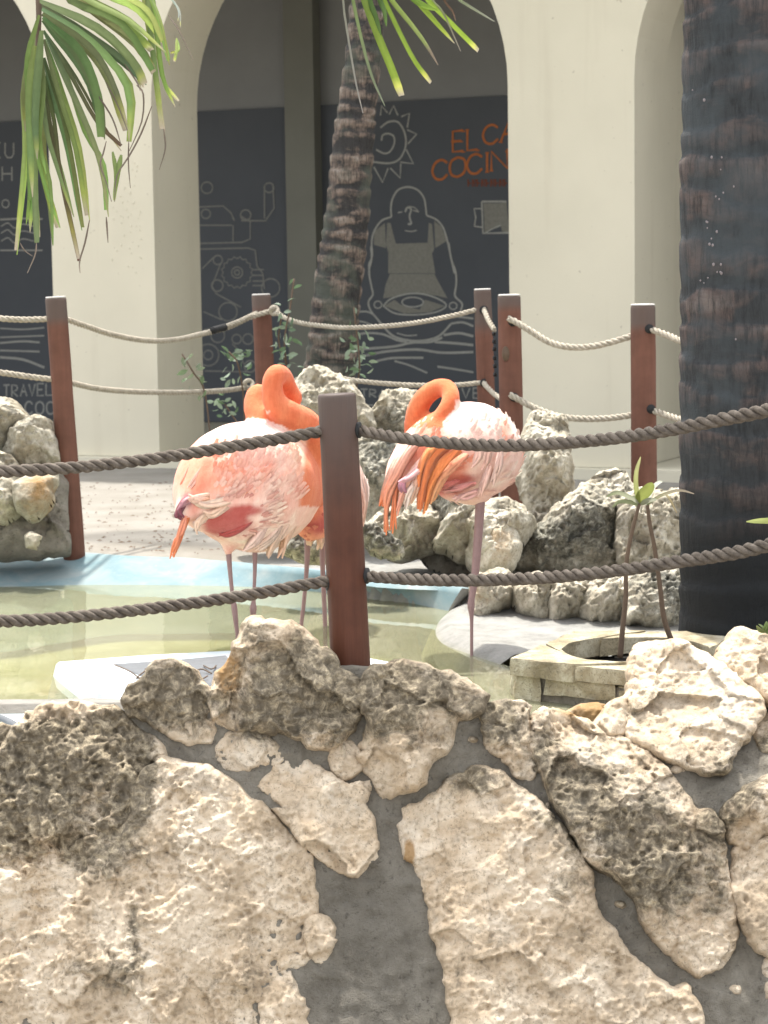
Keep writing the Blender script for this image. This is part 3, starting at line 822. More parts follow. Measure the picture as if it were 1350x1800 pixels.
def stone(name, Q, surf, T, Rpx, g, mat, seed, parent=None, back=None, amp=5.0, rough=1.0, nrm=(0, -0.96, 0.28), stain=(), ochre=(), facet=0.0, tilt=(0, 0), power=2.2, pitv=0.5, grow=2.0):
    """closed stone: outline Q stands on surf(px,py); front bulges T metres towards the viewer's side, back the other way"""
    Q = rough_outline(Q, amp, seed, grow=grow)
    lo, hi = Q.min(0), Q.max(0)
    nx = int((hi[0] - lo[0]) / g) + 3; ny = int((hi[1] - lo[1]) / g) + 3
    X, Y = np.meshgrid(lo[0] - g + g * np.arange(nx), lo[1] - g + g * np.arange(ny), indexing='ij')
    P = np.stack([X.ravel(), Y.ravel()], 1)
    s, near = poly_sd(P, Q)
    out = s < 0.45 * g
    keepv = s > -0.75 * g
    P = np.where(out[:, None] & keepv[:, None], near, P)
    s = np.where(out, 0.0, s)
    idx = np.arange(nx * ny).reshape(nx, ny)
    q = np.stack([idx[:-1, :-1], idx[1:, :-1], idx[1:, 1:], idx[:-1, 1:]], -1).reshape(-1, 4)
    q = q[keepv[q].all(1) & (s[q].max(1) > 0)]
    used = np.unique(q)
    mp = np.full(nx * ny, -1); mp[used] = np.arange(len(used)); q = mp[q]
    P = P[used]; s = s[used]
    base = U(P[:, 0], P[:, 1], surf(P[:, 0], P[:, 1]))
    n = np.array(nrm, float); n /= np.linalg.norm(n)
    t = np.clip(s / Rpx, 0, 1)
    prof = (1 - (1 - t) ** power) ** (1 / power)
    cx, cy = P.mean(0)
    til = tilt[0] * (P[:, 0] - cx) / 100 + tilt[1] * (P[:, 1] - cy) / 100
    big = 0.25 * fbm(base, 5.5, 2, seed) + 0.05
    # angular body: several broken planes meet the dome
    hr = np.random.default_rng(seed * 7 + 1); ctr = (P.max(0) + P.min(0)) / 2; half = (P.max(0) - P.min(0)).min() / 2 + 1e-6
    nrmP = (P - ctr) / half; wob = 0.10 * np.stack([fbm(base, 14, 2, seed + 200 + i) for i in range(2)], -1)
    pl_ = np.full(len(P), 1.0) + 0.12 * nrmP[:, 0] * hr.uniform(-1, 1) + 0.12 * nrmP[:, 1] * hr.uniform(-1, 1)
    for k in range(9):
        an = hr.uniform(0, 2 * math.pi); m_ = hr.uniform(.35, 1.5); o_ = hr.uniform(.05, .75)
        c0 = np.array([math.cos(an), math.sin(an)])
        pl_ = np.minimum(pl_, 1.05 - m_ * ((nrmP + wob) @ c0 - o_))
    pl_ = np.maximum(pl_, .25)
    f = np.minimum(prof, 1.0) * (T * (.25 + pl_ + .6 * big) + til)
    if facet:
        c, cid = cells(base + 0.03 * np.stack([fbm(base, 9, 2, seed + i) for i in range(3)], -1), 9.0, seed)
        f = f + prof * facet * (cid - 0.5) + prof * facet * 0.5 * (c - 0.5)
    wb = base + 0.02 * np.stack([fbm(base, 16, 2, seed + 80 + i) for i in range(3)], -1)
    ledge = fbm(wb * [1, 1, 1.6], 9, 3, seed + 15) * 3.0
    ledge = (np.floor(ledge) + smooth(.35, .65, ledge - np.floor(ledge))) / 3.0
    det = 0.010 * ledge + 0.006 * fbm(wb, 17, 3, seed + 5, ridge=True) + 0.0050 * fbm(wb, 42, 3, seed + 9, ridge=True) + 0.0045 * fbm(base, 100, 2, seed + 3)
    c3, _ = cells(wb, 85, seed + 12)
    det = det - 0.003 * smooth(.5, .15, c3)
    c1, _ = cells(base, 42, seed + 2)
    pit = -0.008 * smooth(0.45, 0.15, c1)
    wgt = smooth(-0.1, 0.5, fbm(base, 6, 2, seed + 60) + pitv - 0.2)
    f = f + (det * rough + pit * rough * wgt) * smooth(0, 0.25, t)
    side = 0.004 * rough * np.stack([fbm(base, 40, 2, seed + 70 + i) for i in range(3)], -1)
    inner = (s > 0)[:, None]
    Vf = base + f[:, None] * n + side * inner
    Tb = T if back is None else back
    Vb = base - (prof * Tb)[:, None] * n
    # merge rim: the back shares the rim vertices
    nv = len(P)
    bi = np.arange(nv) + nv
    rim = np.where(s <= 0)[0]
    bmap = bi.copy(); bmap[rim] = rim
    V = np.vstack([Vf, Vb]); Fq = np.vstack([q[:, ::-1], bmap[q]])
    used = np.unique(Fq); m2 = np.full(len(V), -1); m2[used] = np.arange(len(used))
    st = blobs(P[:, 0], P[:, 1], stain); oc = blobs(P[:, 0], P[:, 1], ochre)
    st = np.r_[st, st][used]; oc = np.r_[oc, oc][used]
    return mk(name, V[used], m2[Fq], mat, parent, attrs={'stain': st, 'ochre': oc})

# ------------------------------------------------------------------ near retaining wall of mortared limestone
def Wd(px, py):
    px = np.asarray(px, float); py = np.asarray(py, float)
    d = 5.50 - 0.34 * (py - 1180) / 620
    d = d + 0.30 * smooth(880, 1150, px) * smooth(1420, 1150, py)
    return d + 0.012 * np.sin(px / 90.0) * np.cos(py / 120.0)
K7 = lambda p: [(0.5185 * x, 1050 + 0.5185 * y) for x, y in p]
K8 = lambda p: [(600 + .5556 * x, 1050 + .5556 * y) for x, y in p]
STAIN = [(95, 1320, 120, 75, 1.2), (60, 1420, 110, 70, 1.0), (205, 1300, 45, 45, .8), (225, 1420, 45, 90, .75), (255, 1370, 26, 70, 1.0), (190, 1560, 55, 60, .45), (240, 1640, 16, 60, .6), (0, 1500, 60, 40, .4), (150, 1500, 90, 40, .5),
         (300, 1215, 75, 50, 1.35), (250, 1240, 40, 40, 1.0), (335, 1255, 30, 35, .6), (540, 1200, 110, 85, 1.1), (460, 1270, 60, 60, .8), (600, 1240, 50, 60, .9), (450, 1120, 30, 30, .5),
         (720, 1215, 120, 60, 1.0), (660, 1240, 50, 60, .9), (740, 1300, 60, 40, .4), (870, 1270, 50, 50, 1.2), (820, 1375, 70, 30, .9), (1000, 1390, 80, 80, .7), (1080, 1450, 110, 110, .65), (1170, 1500, 80, 110, .5), (960, 1310, 30, 60, .5), (1120, 1560, 80, 70, .6),
         (1290, 1370, 55, 60, 1.1), (1260, 1450, 30, 40, .6), (1345, 1300, 30, 40, .6), (1110, 1262, 30, 25, .45), (300, 1740, 120, 60, .3), (120, 1700, 100, 40, .3), (480, 1720, 60, 40, .45), (1250, 1560, 25, 90, .5), (330, 1480, 40, 50, .25), (1000, 1700, 60, 30, .3), (70, 1640, 90, 20, .45), (200, 1700, 60, 50, .35), (350, 1620, 60, 25, .3), (460, 1560, 40, 30, .25), (780, 1500, 40, 60, .2), (900, 1650, 90, 30, .3), (820, 1720, 60, 40, .35), (980, 1560, 30, 60, .3), (500, 1400, 50, 30, .2), (1130, 1230, 50, 20, .3)]
OCHRE = [(405, 1190, 28, 45, 1.3), (95, 1480, 120, 40, .7), (60, 1560, 90, 50, .45), (560, 1250, 50, 40, .45), (720, 1500, 10, 25, 1.3), (1020, 1250, 50, 20, .9), (470, 1350, 30, 20, .55), (1300, 1460, 60, 90, .45), (640, 1620, 1, 1, 0), (880, 1560, 150, 150, .12), (230, 1590, 90, 30, .35)]

wall = empty('retaining_wall', U(675, 1500, 5.4) * [1, 1, 0] + [0, 0, -.35])
tag(wall, 'rough limestone and grey mortar retaining wall filling the foreground beneath the nearest post', 'wall')
# mortar body
topx = [-1100, -260, -150, 30, 70, 140, 215, 245, 290, 370, 430, 500, 560, 600, 665, 700, 760, 830, 860, 890, 940, 1000, 1060, 1100, 1150, 1250, 1400, 1600, 2500]
topy = [1330, 1345, 1340, 1330, 1300, 1275, 1262, 1235, 1205, 1215, 1185, 1190, 1192, 1178, 1178, 1202, 1208, 1235, 1250, 1262, 1290, 1300, 1275, 1240, 1200, 1180, 1165, 1165, 1190]
gxs = np.concatenate([np.arange(-1100, -260, 14.0), np.arange(-260, 1600, 4.0), np.arange(1600, 2500, 14.0)]); nj = 210
mx = []; ms = []
for x in gxs:
    ty = np.interp(x, topx, topy) + 2.5 * math.sin(x / 17.0)
    y = ty + (2250 - ty) * (np.linspace(0, 1, nj) ** 1.15)
    mx.append(np.stack([np.full(nj, x), y], 1))
mx = np.array(mx); P = mx.reshape(-1, 2)
b0 = U(P[:, 0], P[:, 1], Wd(P[:, 0], P[:, 1]))
hh = 0.010 + 0.012 * fbm(b0, 6, 3, 31) + 0.010 * fbm(b0, 20, 3, 33, ridge=True) + 0.006 * fbm(b0, 60, 3, 37)
b0 = b0 + hh[:, None] * np.array([0, -.96, .28])
b0 = b0.reshape(len(gxs), nj, 3)
crest = b0[:, 0, :]
backs = []
for k, (dy, dz) in enumerate(((0.05, 0.0), (0.12, -0.01), (0.22, -0.05), (0.34, -0.13), (0.36, -0.9))):
    q = crest + [0, dy, 0]; q[:, 2] += dz + (0.006 * fbm(q, 12, 3, 50) if k < 4 else 0)
    backs.append(q)
full = np.concatenate([np.stack(backs[::-1], 1), b0], 1)
mcols = full.shape[1]
ii, jj = np.meshgrid(np.arange(len(gxs) - 1), np.arange(mcols - 1), indexing='ij')
F = np.stack([ii * mcols + jj, ii * mcols + jj + 1, (ii + 1) * mcols + jj + 1, (ii + 1) * mcols + jj], -1).reshape(-1, 4)
ms = np.zeros((len(gxs), mcols)); ms[:, 5:] = blobs(P[:, 0], P[:, 1], [(660, 1640, 130, 230, .55), (400, 1235, 60, 20, .4), (680, 1240, 30, 50, .7), (720, 1300, 20, 60, .5), (890, 1300, 40, 60, .8), (1160, 1380, 80, 60, .4), (940, 1380, 30, 80, .5), (1250, 1330, 30, 40, .7)]).reshape(len(gxs), nj)
mk('mortar', full.reshape(-1, 3), F, M['mortar'], wall, attrs={'stain': ms.ravel()})

NEAR = [  # outline, thickness, edge radius, seed, options
    (K7([(-180, 500), (0, 545), (60, 460), (100, 400), (160, 378), (230, 365), (300, 372), (380, 380), (425, 400), (440, 440), (490, 470), (540, 505), (558, 540), (520, 600), (478, 665), (470, 720), (482, 790), (440, 850), (400, 865), (350, 840), (300, 880), (200, 930), (100, 990), (-60, 960), (-180, 960)]), .075, 46, 1, dict(rough=1.6, facet=.02, pitv=.9)),
    (K7([(565, 545), (620, 578), (690, 588), (745, 604), (812, 648), (836, 692), (858, 705), (900, 720), (950, 770), (1000, 825), (1045, 870), (1058, 930), (1062, 980), (1083, 1030), (1062, 1085), (1008, 1110), (1035, 1150), (1050, 1225), (1000, 1250), (930, 1262), (880, 1290), (890, 1350), (915, 1420), (900, 1560), (-180, 1560), (-180, 900), (-60, 910), (100, 940), (200, 880), (300, 820), (350, 800), (390, 820), (420, 800), (450, 760), (450, 700), (455, 650), (500, 600)]), .07, 40, 2, dict(rough=1.15, tilt=(.0, -.004), facet=.012)),
    (K7([(1030, 1115), (1065, 1085), (1105, 1090), (1132, 1140), (1115, 1205), (1065, 1232), (1045, 1180)]), .05, 22, 3, {}),
    (K7([(900, 1300), (960, 1268), (1005, 1330), (1030, 1400), (1042, 1500), (925, 1500), (890, 1400)]), .045, 20, 4, {}),
    (K7([(432, 322), (455, 300), (500, 295), (515, 255), (545, 228), (600, 222), (645, 250), (690, 290), (716, 330), (722, 400), (725, 470), (690, 482), (650, 490), (592, 474), (555, 440), (500, 420), (452, 398), (432, 362)]), .075, 34, 5, dict(back=.07, rough=1.3, facet=.02)),
    (K7([(722, 345), (722, 300), (738, 262), (798, 215), (790, 185), (812, 160), (835, 110), (852, 82), (878, 76), (905, 100), (960, 112), (1010, 100), (1050, 150), (1110, 200), (1150, 240), (1210, 290), (1236, 340), (1230, 400), (1190, 450), (1160, 482), (1090, 512), (1050, 500), (1000, 470), (950, 462), (880, 457), (830, 440), (762, 432), (728, 402)]), .11, 60, 6, dict(back=.10, rough=1.5, facet=.035)),
    (K7([(748, 492), (800, 463), (862, 460), (905, 480), (952, 508), (957, 545), (902, 562), (862, 556), (820, 582), (760, 582), (738, 550)]), .04, 20, 7, {}),
    (K7([(1125, 510), (1182, 488), (1212, 520), (1220, 562), (1190, 612), (1160, 617), (1133, 590), (1120, 552)]), .038, 18, 8, dict(rough=.7)),
    (K7([(878, 660), (930, 572), (1000, 555), (1062, 570), (1120, 612), (1172, 650), (1240, 626), (1247, 662), (1215, 700), (1257, 750), (1255, 800), (1283, 860), (1262, 892), (1210, 942), (1150, 927), (1090, 882), (1040, 842), (990, 780), (940, 722)]), .065, 30, 9, dict(rough=.9, tilt=(.006, .006), facet=.03)),
    (K8([(62, 355), (50, 300), (75, 245), (130, 222), (200, 212), (270, 226), (340, 242), (412, 270), (448, 310), (445, 352), (402, 372), (352, 402), (340, 440), (340, 482), (282, 502), (270, 562), (230, 602), (180, 612), (155, 628), (118, 612), (90, 562), (63, 490), (75, 440), (92, 402)]), .09, 45, 10, dict(back=.08, rough=1.3, facet=.025)),
    (K8([(192, 690), (188, 742), (200, 800), (240, 850), (262, 920), (292, 980), (288, 1060), (320, 1120), (342, 1180), (338, 1280), (372, 1400), (380, 1560), (1260, 1560), (1150, 1400), (1112, 1290), (1082, 1220), (1050, 1252), (970, 1190), (900, 1130), (862, 1060), (812, 1010), (790, 942), (772, 850), (742, 810), (692, 740), (642, 680), (602, 640), (540, 600), (512, 560), (440, 543), (360, 568), (330, 612), (268, 640)]), .075, 40, 11, dict(rough=1.0, facet=.014)),
    (K8([(590, 402), (640, 358), (720, 380), (800, 420), (880, 450), (950, 490), (1010, 540), (1062, 600), (1112, 680), (1170, 678), (1197, 740), (1203, 850), (1227, 930), (1242, 1050), (1232, 1110), (1190, 1162), (1130, 1192), (1060, 1150), (1000, 1090), (960, 1022), (930, 960), (900, 902), (850, 872), (790, 842), (750, 780), (702, 700), (650, 600), (630, 550), (600, 500)]), .10, 50, 12, dict(rough=1.5, facet=.03)),
    (K8([(452, 350), (520, 338), (583, 342), (588, 395), (588, 450), (600, 512), (622, 572), (562, 560), (520, 502), (460, 472), (448, 402)]), .06, 24, 13, dict(back=.05, rough=1.4)),
    (K8([(922, 230), (928, 178), (950, 152), (1010, 156), (1060, 150), (1112, 180), (1172, 212), (1242, 272), (1312, 332), (1330, 362), (1292, 402), (1272, 452), (1222, 500), (1215, 552), (1170, 562), (1090, 530), (1000, 500), (940, 470), (902, 430), (912, 330)]), .12, 55, 14, dict(back=.12, rough=1.0, facet=.04)),
    (K8([(808, 402), (850, 350), (918, 298), (914, 400), (900, 432), (820, 422)]), .07, 24, 15, dict(back=.05)),
    (K8([(1176, 212), (1212, 170), (1232, 118), (1262, 104), (1300, 118), (1325, 130), (1420, 118), (1560, 130), (1560, 400), (1400, 380), (1350, 348), (1300, 318), (1240, 266)]), .11, 50, 16, dict(back=.12, rough=1.1, facet=.04)),
    (K8([(1290, 402), (1340, 372), (1400, 384), (1540, 410), (1540, 500), (1340, 490), (1300, 442)]), .06, 24, 17, {}),
    (K8([(1203, 680), (1250, 630), (1310, 592), (1400, 560), (1540, 560), (1540, 720), (1400, 702), (1330, 742), (1282, 792), (1230, 772), (1206, 722)]), .08, 30, 18, dict(rough=1.3)),
    (K8([(1240, 802), (1290, 800), (1350, 748), (1400, 722), (1540, 740), (1540, 1160), (1400, 1140), (1350, 1130), (1290, 1092), (1250, 1002), (1232, 900)]), .085, 36, 19, dict(rough=1.2)),
    (K8([(1335, 1150), (1400, 1155), (1540, 1180), (1540, 1400), (1400, 1340), (1345, 1230)]), .05, 24, 20, {}),
    (K7([(-180, 455), (0, 446), (55, 458), (50, 480), (22, 520), (-4, 540), (-180, 500)]), .05, 16, 21, dict(back=.05, rough=.7)),
    (K7([(560, 1250 - 1700), (561, -451), (560, -449)]), 0, 1, 22, None),
]
rs_ = random.Random(21)     # the wall goes on outside the picture
for k, (x, y, rx, ry) in enumerate([(-300, 1420, 100, 110), (-330, 1660, 130, 120), (-520, 1400, 110, 90), (-560, 1620, 110, 130), (-780, 1440, 130, 120), (-800, 1700, 130, 110), (-990, 1480, 80, 130), (1690, 1290, 110, 100), (1680, 1520, 100, 120), (1700, 1760, 110, 110), (1900, 1280, 100, 80), (1920, 1490, 110, 120), (1950, 1740, 130, 110), (2150, 1330, 130, 110), (2180, 1600, 120, 140), (2380, 1420, 90, 130)]):
    NEAR.append(([(x + rx * rs_.uniform(.8, 1.15) * math.cos(a), y + ry * rs_.uniform(.8, 1.15) * math.sin(a)) for a in np.linspace(0, 2 * math.pi, 9, endpoint=False)], .08, 36, 30 + k, dict(facet=.02)))
for Q, T, Rp, seed, kw in NEAR:
    if kw is None: continue
    kw = dict(kw); kw['facet'] = kw.get('facet', .01) * 1.5; kw.setdefault('power', 2.6)
    T *= .72; Rp *= .45; kw['grow'] = 9.0; kw['amp'] = 9.0
    kw = dict(back=kw.get('back', .03), **{k: v for k, v in kw.items() if k != 'back'})
    stone('stone', Q, Wd, T, Rp, 2.6 if 30 > seed else 6.0, M['stone'], seed, wall, stain=STAIN, ochre=OCHRE, **kw)

# chips of stone pressed into the joints
chips = [(352, 1322, 13, 9), (700, 1420, 10, 8), (655, 1290, 12, 9), (925, 1352, 14, 10), (960, 1420, 10, 14), (1010, 1520, 9, 12), (1090, 1590, 16, 12), (1190, 1352, 20, 12), (1232, 1400, 12, 10), (1120, 1640, 12, 9), (1240, 1700, 22, 14), (1290, 1740, 18, 14), (575, 1640, 12, 16), (560, 1560, 9, 9), (600, 1440, 9, 7), (540, 1330, 12, 7), (420, 1345, 12, 8), (830, 1300, 14, 10), (905, 1300, 12, 9), (1140, 1345, 16, 8), (690, 1500, 7, 9), (740, 1600, 8, 8), (640, 1720, 7, 6), (600, 1780, 9, 6), (1180, 1680, 13, 10)]
rc = random.Random(3)
for k, (x, y, rx, ry) in enumerate(c_ for c_ in chips if c_[2] * c_[3] >= 140):
    Q = [(x + rx * rc.uniform(.75, 1.25) * math.cos(a), y + ry * rc.uniform(.75, 1.25) * math.sin(a)) for a in np.linspace(0, 2 * math.pi, 8, endpoint=False)]
    stone('stone', Q, Wd, .022, 8, 2.6, M['stone'], 60 + k, wall, back=.02, amp=2, rough=.5, grow=0, stain=STAIN)

# ------------------------------------------------------------------ boulders behind the pool (each lies where it is seen, with a rounded body)
C6 = lambda p: [(800 + .4074 * x, 700 + .4074 * y) for x, y in p]
C5 = lambda p: [(600 + x / 3, 600 + y / 3) for x, y in p]
C3 = lambda p: [(.5 * x, 480 + .5 * y) for x, y in p]
C4 = lambda p: [(270 + x / 3, 600 + y / 3) for x, y in p]
def flat(D, k=0.0, y0=900): return lambda px, py: D - k * (np.asarray(py, float) - y0) / 100
MID = [
    (C6([(300, 112), (332, 84), (400, 80), (470, 90), (482, 200), (492, 330), (516, 430), (472, 472), (440, 540), (400, 560), (350, 500), (300, 440), (278, 350), (288, 250)]), 8.6, .16, 60, 'upright pointed limestone boulder leaning beside the doubled fence posts', dict(facet=.10)),
    (C6([(385, 560), (430, 500), (520, 430), (600, 370), (650, 326), (700, 322), (750, 368), (782, 430), (770, 480), (724, 500), (702, 600), (718, 705), (640, 750), (560, 745), (480, 735), (380, 745), (255, 745), (238, 680), (262, 620)]), 8.35, .22, 80, 'large dark grey pitted boulder at the middle of the right hand rock pile', dict(facet=.09, stain=[(1040, 960, 60, 30, .9), (940, 970, 60, 30, .7), (1060, 900, 90, 60, .4)])),
    (C6([(-10, 470), (60, 452), (200, 452), (290, 488), (352, 560), (272, 622), (240, 690), (236, 745), (110, 762), (60, 722), (70, 642), (30, 562), (-10, 540)]), 8.15, .18, 60, 'grey knobbly boulder directly behind the single leg of the right flamingo', dict(facet=.08, stain=[(850, 900, 50, 30, .3)])),
    (C6([(702, 480), (782, 425), (870, 446), (975, 400), (1010, 400), (1010, 600), (980, 720), (862, 730), (716, 722), (702, 600)]), 8.2, .15, 50, 'pale cracked boulder behind the leafy seedlings, touching the dark trunk', dict(facet=.07)),
    (C6([(78, 790), (220, 760), (268, 850), (200, 902), (110, 960), (80, 960), (70, 862)]), 7.8, .10, 26, 'small tan stone at the foot of the pile next to the flamingo leg', dict(ochre=[(830, 1050, 60, 60, .5)])),
    (C6([(225, 780), (382, 780), (424, 900), (412, 985), (340, 945), (270, 905)]), 7.75, .12, 30, 'brownish stone in the lower row left of the white one', {}),
    (C6([(380, 790), (500, 785), (562, 830), (542, 920), (472, 965), (420, 985)]), 7.7, .13, 34, 'white faced stone in the lower row of the right rock pile', dict(stain=[(985, 1060, 1, 1, 0)], clean=1)),
    (C6([(545, 780), (700, 770), (762, 800), (742, 920), (702, 985), (600, 975), (536, 935)]), 7.65, .13, 34, 'grey rough stone in the lower row behind the left seedling stem', {}),
    (C6([(752, 770), (880, 735), (1020, 735), (1020, 1000), (860, 1000), (715, 985)]), 7.6, .14, 40, 'dark wet stone in the lower row beside the big trunk', dict(stain=[(1160, 1060, 80, 60, .6)])),
    (C5([(130, 1010), (190, 920), (300, 880), (400, 862), (520, 890), (565, 960), (505, 1055), (420, 1110), (290, 1135), (205, 1080)]), 8.3, .14, 40, 'yellowish spiky stone below the drooping tail of the right flamingo', dict(ochre=[(700, 940, 80, 50, .35)], facet=.07)),
    (C5([(470, 820), (620, 810), (705, 850), (742, 900), (705, 1000), (692, 1150), (560, 1095), (495, 1050), (556, 960), (515, 900)]), 8.2, .15, 44, 'grey hollowed stone between the yellowish stone and the leg of the right flamingo', dict(facet=.07, stain=[(770, 900, 50, 25, .8)])),
    (C5([(742, 1050), (800, 1020), (902, 1005), (935, 1080), (902, 1190), (820, 1215), (735, 1205)]), 8.0, .09, 24, 'flat sided tan block just right of the flamingo leg', dict(ochre=[(870, 960, 60, 60, .55)], rough=.6)),
    (C5([(110, 480), (180, 400), (212, 350), (262, 298), (340, 308), (420, 330), (440, 460), (400, 600), (300, 640), (120, 600)]), 9.2, .16, 50, 'grey boulder with a pale crest behind the neck of the right flamingo', dict(facet=.09, stain=[(690, 770, 60, 40, .5)])),
    (C5([(60, 560), (150, 520), (380, 560), (420, 700), (330, 860), (220, 960), (90, 940), (50, 760)]), 8.9, .18, 60, 'dark greenish boulder in the gap between the two flamingos', dict(facet=.08, stain=[(670, 820, 80, 80, .6)])),
    (C4([(690, 330), (745, 255), (800, 200), (870, 182), (960, 215), (1070, 300), (1112, 370), (1162, 455), (1100, 520), (950, 560), (760, 560), (700, 450)]), 9.0, .16, 50, 'pale crested boulder behind the top of the nearest wooden post', dict(facet=.09)),
    (C4([(470, 540), (700, 480), (900, 520), (940, 800), (820, 1000), (500, 940), (440, 700)]), 8.9, .16, 60, 'boulder mostly hidden behind the left flamingo', {}),
    (C4([(690, 1060), (790, 1040), (905, 1060), (905, 1150), (800, 1150), (700, 1120)]), 8.0, .07, 20, 'low mossy stone under the flamingo behind the post', dict(stain=[(530, 965, 60, 40, .6)])),
    (C4([(1090, 980), (1180, 1010), (1290, 1080), (1310, 1130), (1200, 1130), (1100, 1060)]), 8.0, .07, 18, 'low dark stone just right of the nearest post', dict(stain=[(670, 950, 60, 40, .9)])),
    (C3([(-160, 470), (-20, 452), (60, 470), (112, 530), (72, 562), (32, 612), (0, 640), (-160, 640)]), 8.9, .16, 44, 'pale sloping stone on top of the left rock pile', dict(facet=.08)),
    (C3([(66, 562), (118, 528), (170, 540), (196, 580), (198, 660), (100, 668), (18, 645)]), 8.8, .13, 34, 'knobbly grey stone touching the leftmost fence post', dict(facet=.08)),
    (C3([(-160, 640), (0, 630), (60, 660), (70, 720), (60, 840), (30, 872), (-160, 880)]), 8.7, .14, 40, 'cream stone low in the left rock pile beside the rusty one', dict(facet=.06)),
    (C3([(70, 742), (120, 712), (196, 716), (182, 770), (152, 840), (112, 867), (64, 832)]), 8.62, .10, 28, 'smooth rusty orange stone in the left rock pile', dict(rough=.5, ochre=[(75, 870, 40, 60, .75)])),
    (C3([(90, 925), (115, 918), (132, 935), (128, 958), (98, 958)]), 8.55, .03, 10, 'tiny pale stone at the foot of the left rock pile', dict(rough=.5)),
]
for k, (Q, D, T, Rp, lab, kw) in enumerate(MID):
    kw = dict(kw); kw.pop('clean', None)
    kw.setdefault('rough', 2.3); kw.setdefault('grow', 8.0)
    o = stone('boulder', Q, flat(D, 0.12), T, Rp * .7, 2.2, M['boulder'], 100 + k, None, back=T * .9, amp=9, nrm=(0, -.9, .35), power=2.4, **kw)
    tag(o, lab, 'boulder', 'boulders of the rock piles round the pool')

# grey mortar beds under the rock piles
def bed(Q, D, T, seed, name, lab):
    o = stone(name, Q, flat(D, .15), T, 60, 4.0, M['mortar'], seed, None, back=T * 1.5, amp=6, nrm=(0, -.8, .5), rough=2.2, facet=.06)
    tag(o, lab, 'mortar bed')
bed([(-90, 880), (10, 850), (60, 850), (95, 800), (118, 850), (122, 968), (60, 975), (-90, 975)], 8.85, .12, 300, 'mortar_bed', 'grey mortar bed holding the left rock pile against the post')
bed([(690, 930), (760, 900), (900, 900), (1010, 910), (1120, 880), (1200, 880), (1230, 1100), (1000, 1090), (880, 1060), (760, 1000)], 8.45, .07, 301, 'mortar_bed', 'grey mortar packed behind and between the stones of the right rock pile')

# ================================================================== PLANTER
Zp = 0.55
pl = empty('stone_planter', G(1000, 1170, Zp) * [1, 1, 0] + [0, 0, .35])
tag(pl, 'low square stone slab planter with a dark round opening beside the pool', 'planter')
A1 = G(897, 1156, Zp); B1 = G(1180, 1186, Zp); C1 = G(1300, 1108, Zp); D1 = G(1010, 1112, Zp)
cen = G(1120, 1142, Zp); rad = 0.215
def slab(corners, z0, z1, seed, mat, parent, name='slab', rough=.006, hole=None):
    c = np.array(corners, float)[:, :2]; pts = []
    for a, b in zip(c, np.roll(c, -1, 0)):
        n = max(2, int(np.hypot(*(b - a)) / .03))
        for k in range(n): pts.append(a + (b - a) * k / n)
    p = np.array(pts); n = len(p); ctr = p.mean(0)
    rings = []
    for z, s in ((z0, .0), (z0, -.004), (z0 + (z1 - z0) * .5, .004), (z1 - .006, .0), (z1, -.012)):
        q = ctr + (p - ctr) * (1 + s)
        q3 = np.c_[q, np.full(n, z)]
        nz = np.stack([fbm(q3, 18, 3, seed + i) for i in range(3)], 1) * rough * 1.6
        nz[:, 2] *= .5
        rings.append(q3 + nz)
    V = np.vstack(rings); F = [(i * n + j, i * n + (j + 1) % n, (i + 1) * n + (j + 1) % n, (i + 1) * n + j) for i in range(4) for j in range(n)]
    F.append(tuple(range(n))[::-1]); F.append(tuple(4 * n + j for j in range(n)))
    zero = np.zeros(len(V))
    return mk(name, V, F, mat, parent, sm=False, attrs={'stain': zero + .05, 'ochre': zero})
def lerp(a, b, t): return a + (b - a) * t
def holept(ang, r=rad): return cen + np.array([math.cos(ang) * r, math.sin(ang) * r * 1.0, 0])
def arc(a0, a1, n=7): return [holept(a0 + (a1 - a0) * i / n) for i in range(n + 1)]
# four flagstones round the opening, joints left open
e = 0.012
slab([A1, lerp(A1, B1, .40)] + arc(R(262), R(196))[0:] + [lerp(A1, D1, .50)], Zp - .05, Zp, 1, M['planter_stone'], pl)
slab([lerp(A1, B1, .415), B1] + [lerp(B1, C1, .4)] + arc(R(330), R(265)), Zp - .045, Zp - .004, 2, M['planter_stone'], pl)
slab([lerp(A1, D1, .52)] + arc(R(192), R(118)) + [lerp(D1, C1, .42), D1], Zp - .05, Zp + .003, 3, M['planter_stone'], pl)
slab([lerp(D1, C1, .44)] + arc(R(114), R(10)) + [lerp(B1, C1, .55), C1], Zp - .05, Zp + .001, 4, M['planter_stone'], pl)
# side course: block stones and mortar below the flags
A0, B0_ = A1 + [.012, .015, 0], B1 + [0, .015, 0]
slab([A0, lerp(A0, B0_, .17), lerp(A0, B0_, .17) + [0, .1, 0], A0 + [0, .1, 0]], Zp - .135, Zp - .052, 5, M['planter_stone'], pl, 'block', .010)
slab([lerp(A0, B0_, .20), lerp(A0, B0_, .66), lerp(A0, B0_, .66) + [0, .1, 0], lerp(A0, B0_, .20) + [0, .1, 0]], Zp - .095, Zp - .052, 6, M['planter_stone'], pl, 'block', .009)
slab([lerp(A0, B0_, .68), B0_, B0_ + [0, .1, 0], lerp(A0, B0_, .68) + [0, .1, 0]], Zp - .12, Zp - .05, 7, M['planter_stone'], pl, 'block', .009)
V, F = [], []
mbp = MB()
def wallseg(a, b, inw, z0, z1):
    a = np.array(a); b = np.array(b); inw = np.array([*inw, 0.0])
    V = [np.r_[q[:2], z] for q in (a, b, b + inw, a + inw) for z in (z0, z1)]
    mbp.add(V, [(0, 2, 3, 1), (2, 4, 5, 3), (4, 6, 7, 5), (6, 0, 1, 7), (1, 3, 5, 7), (0, 6, 4, 2)])
ins = 0.02
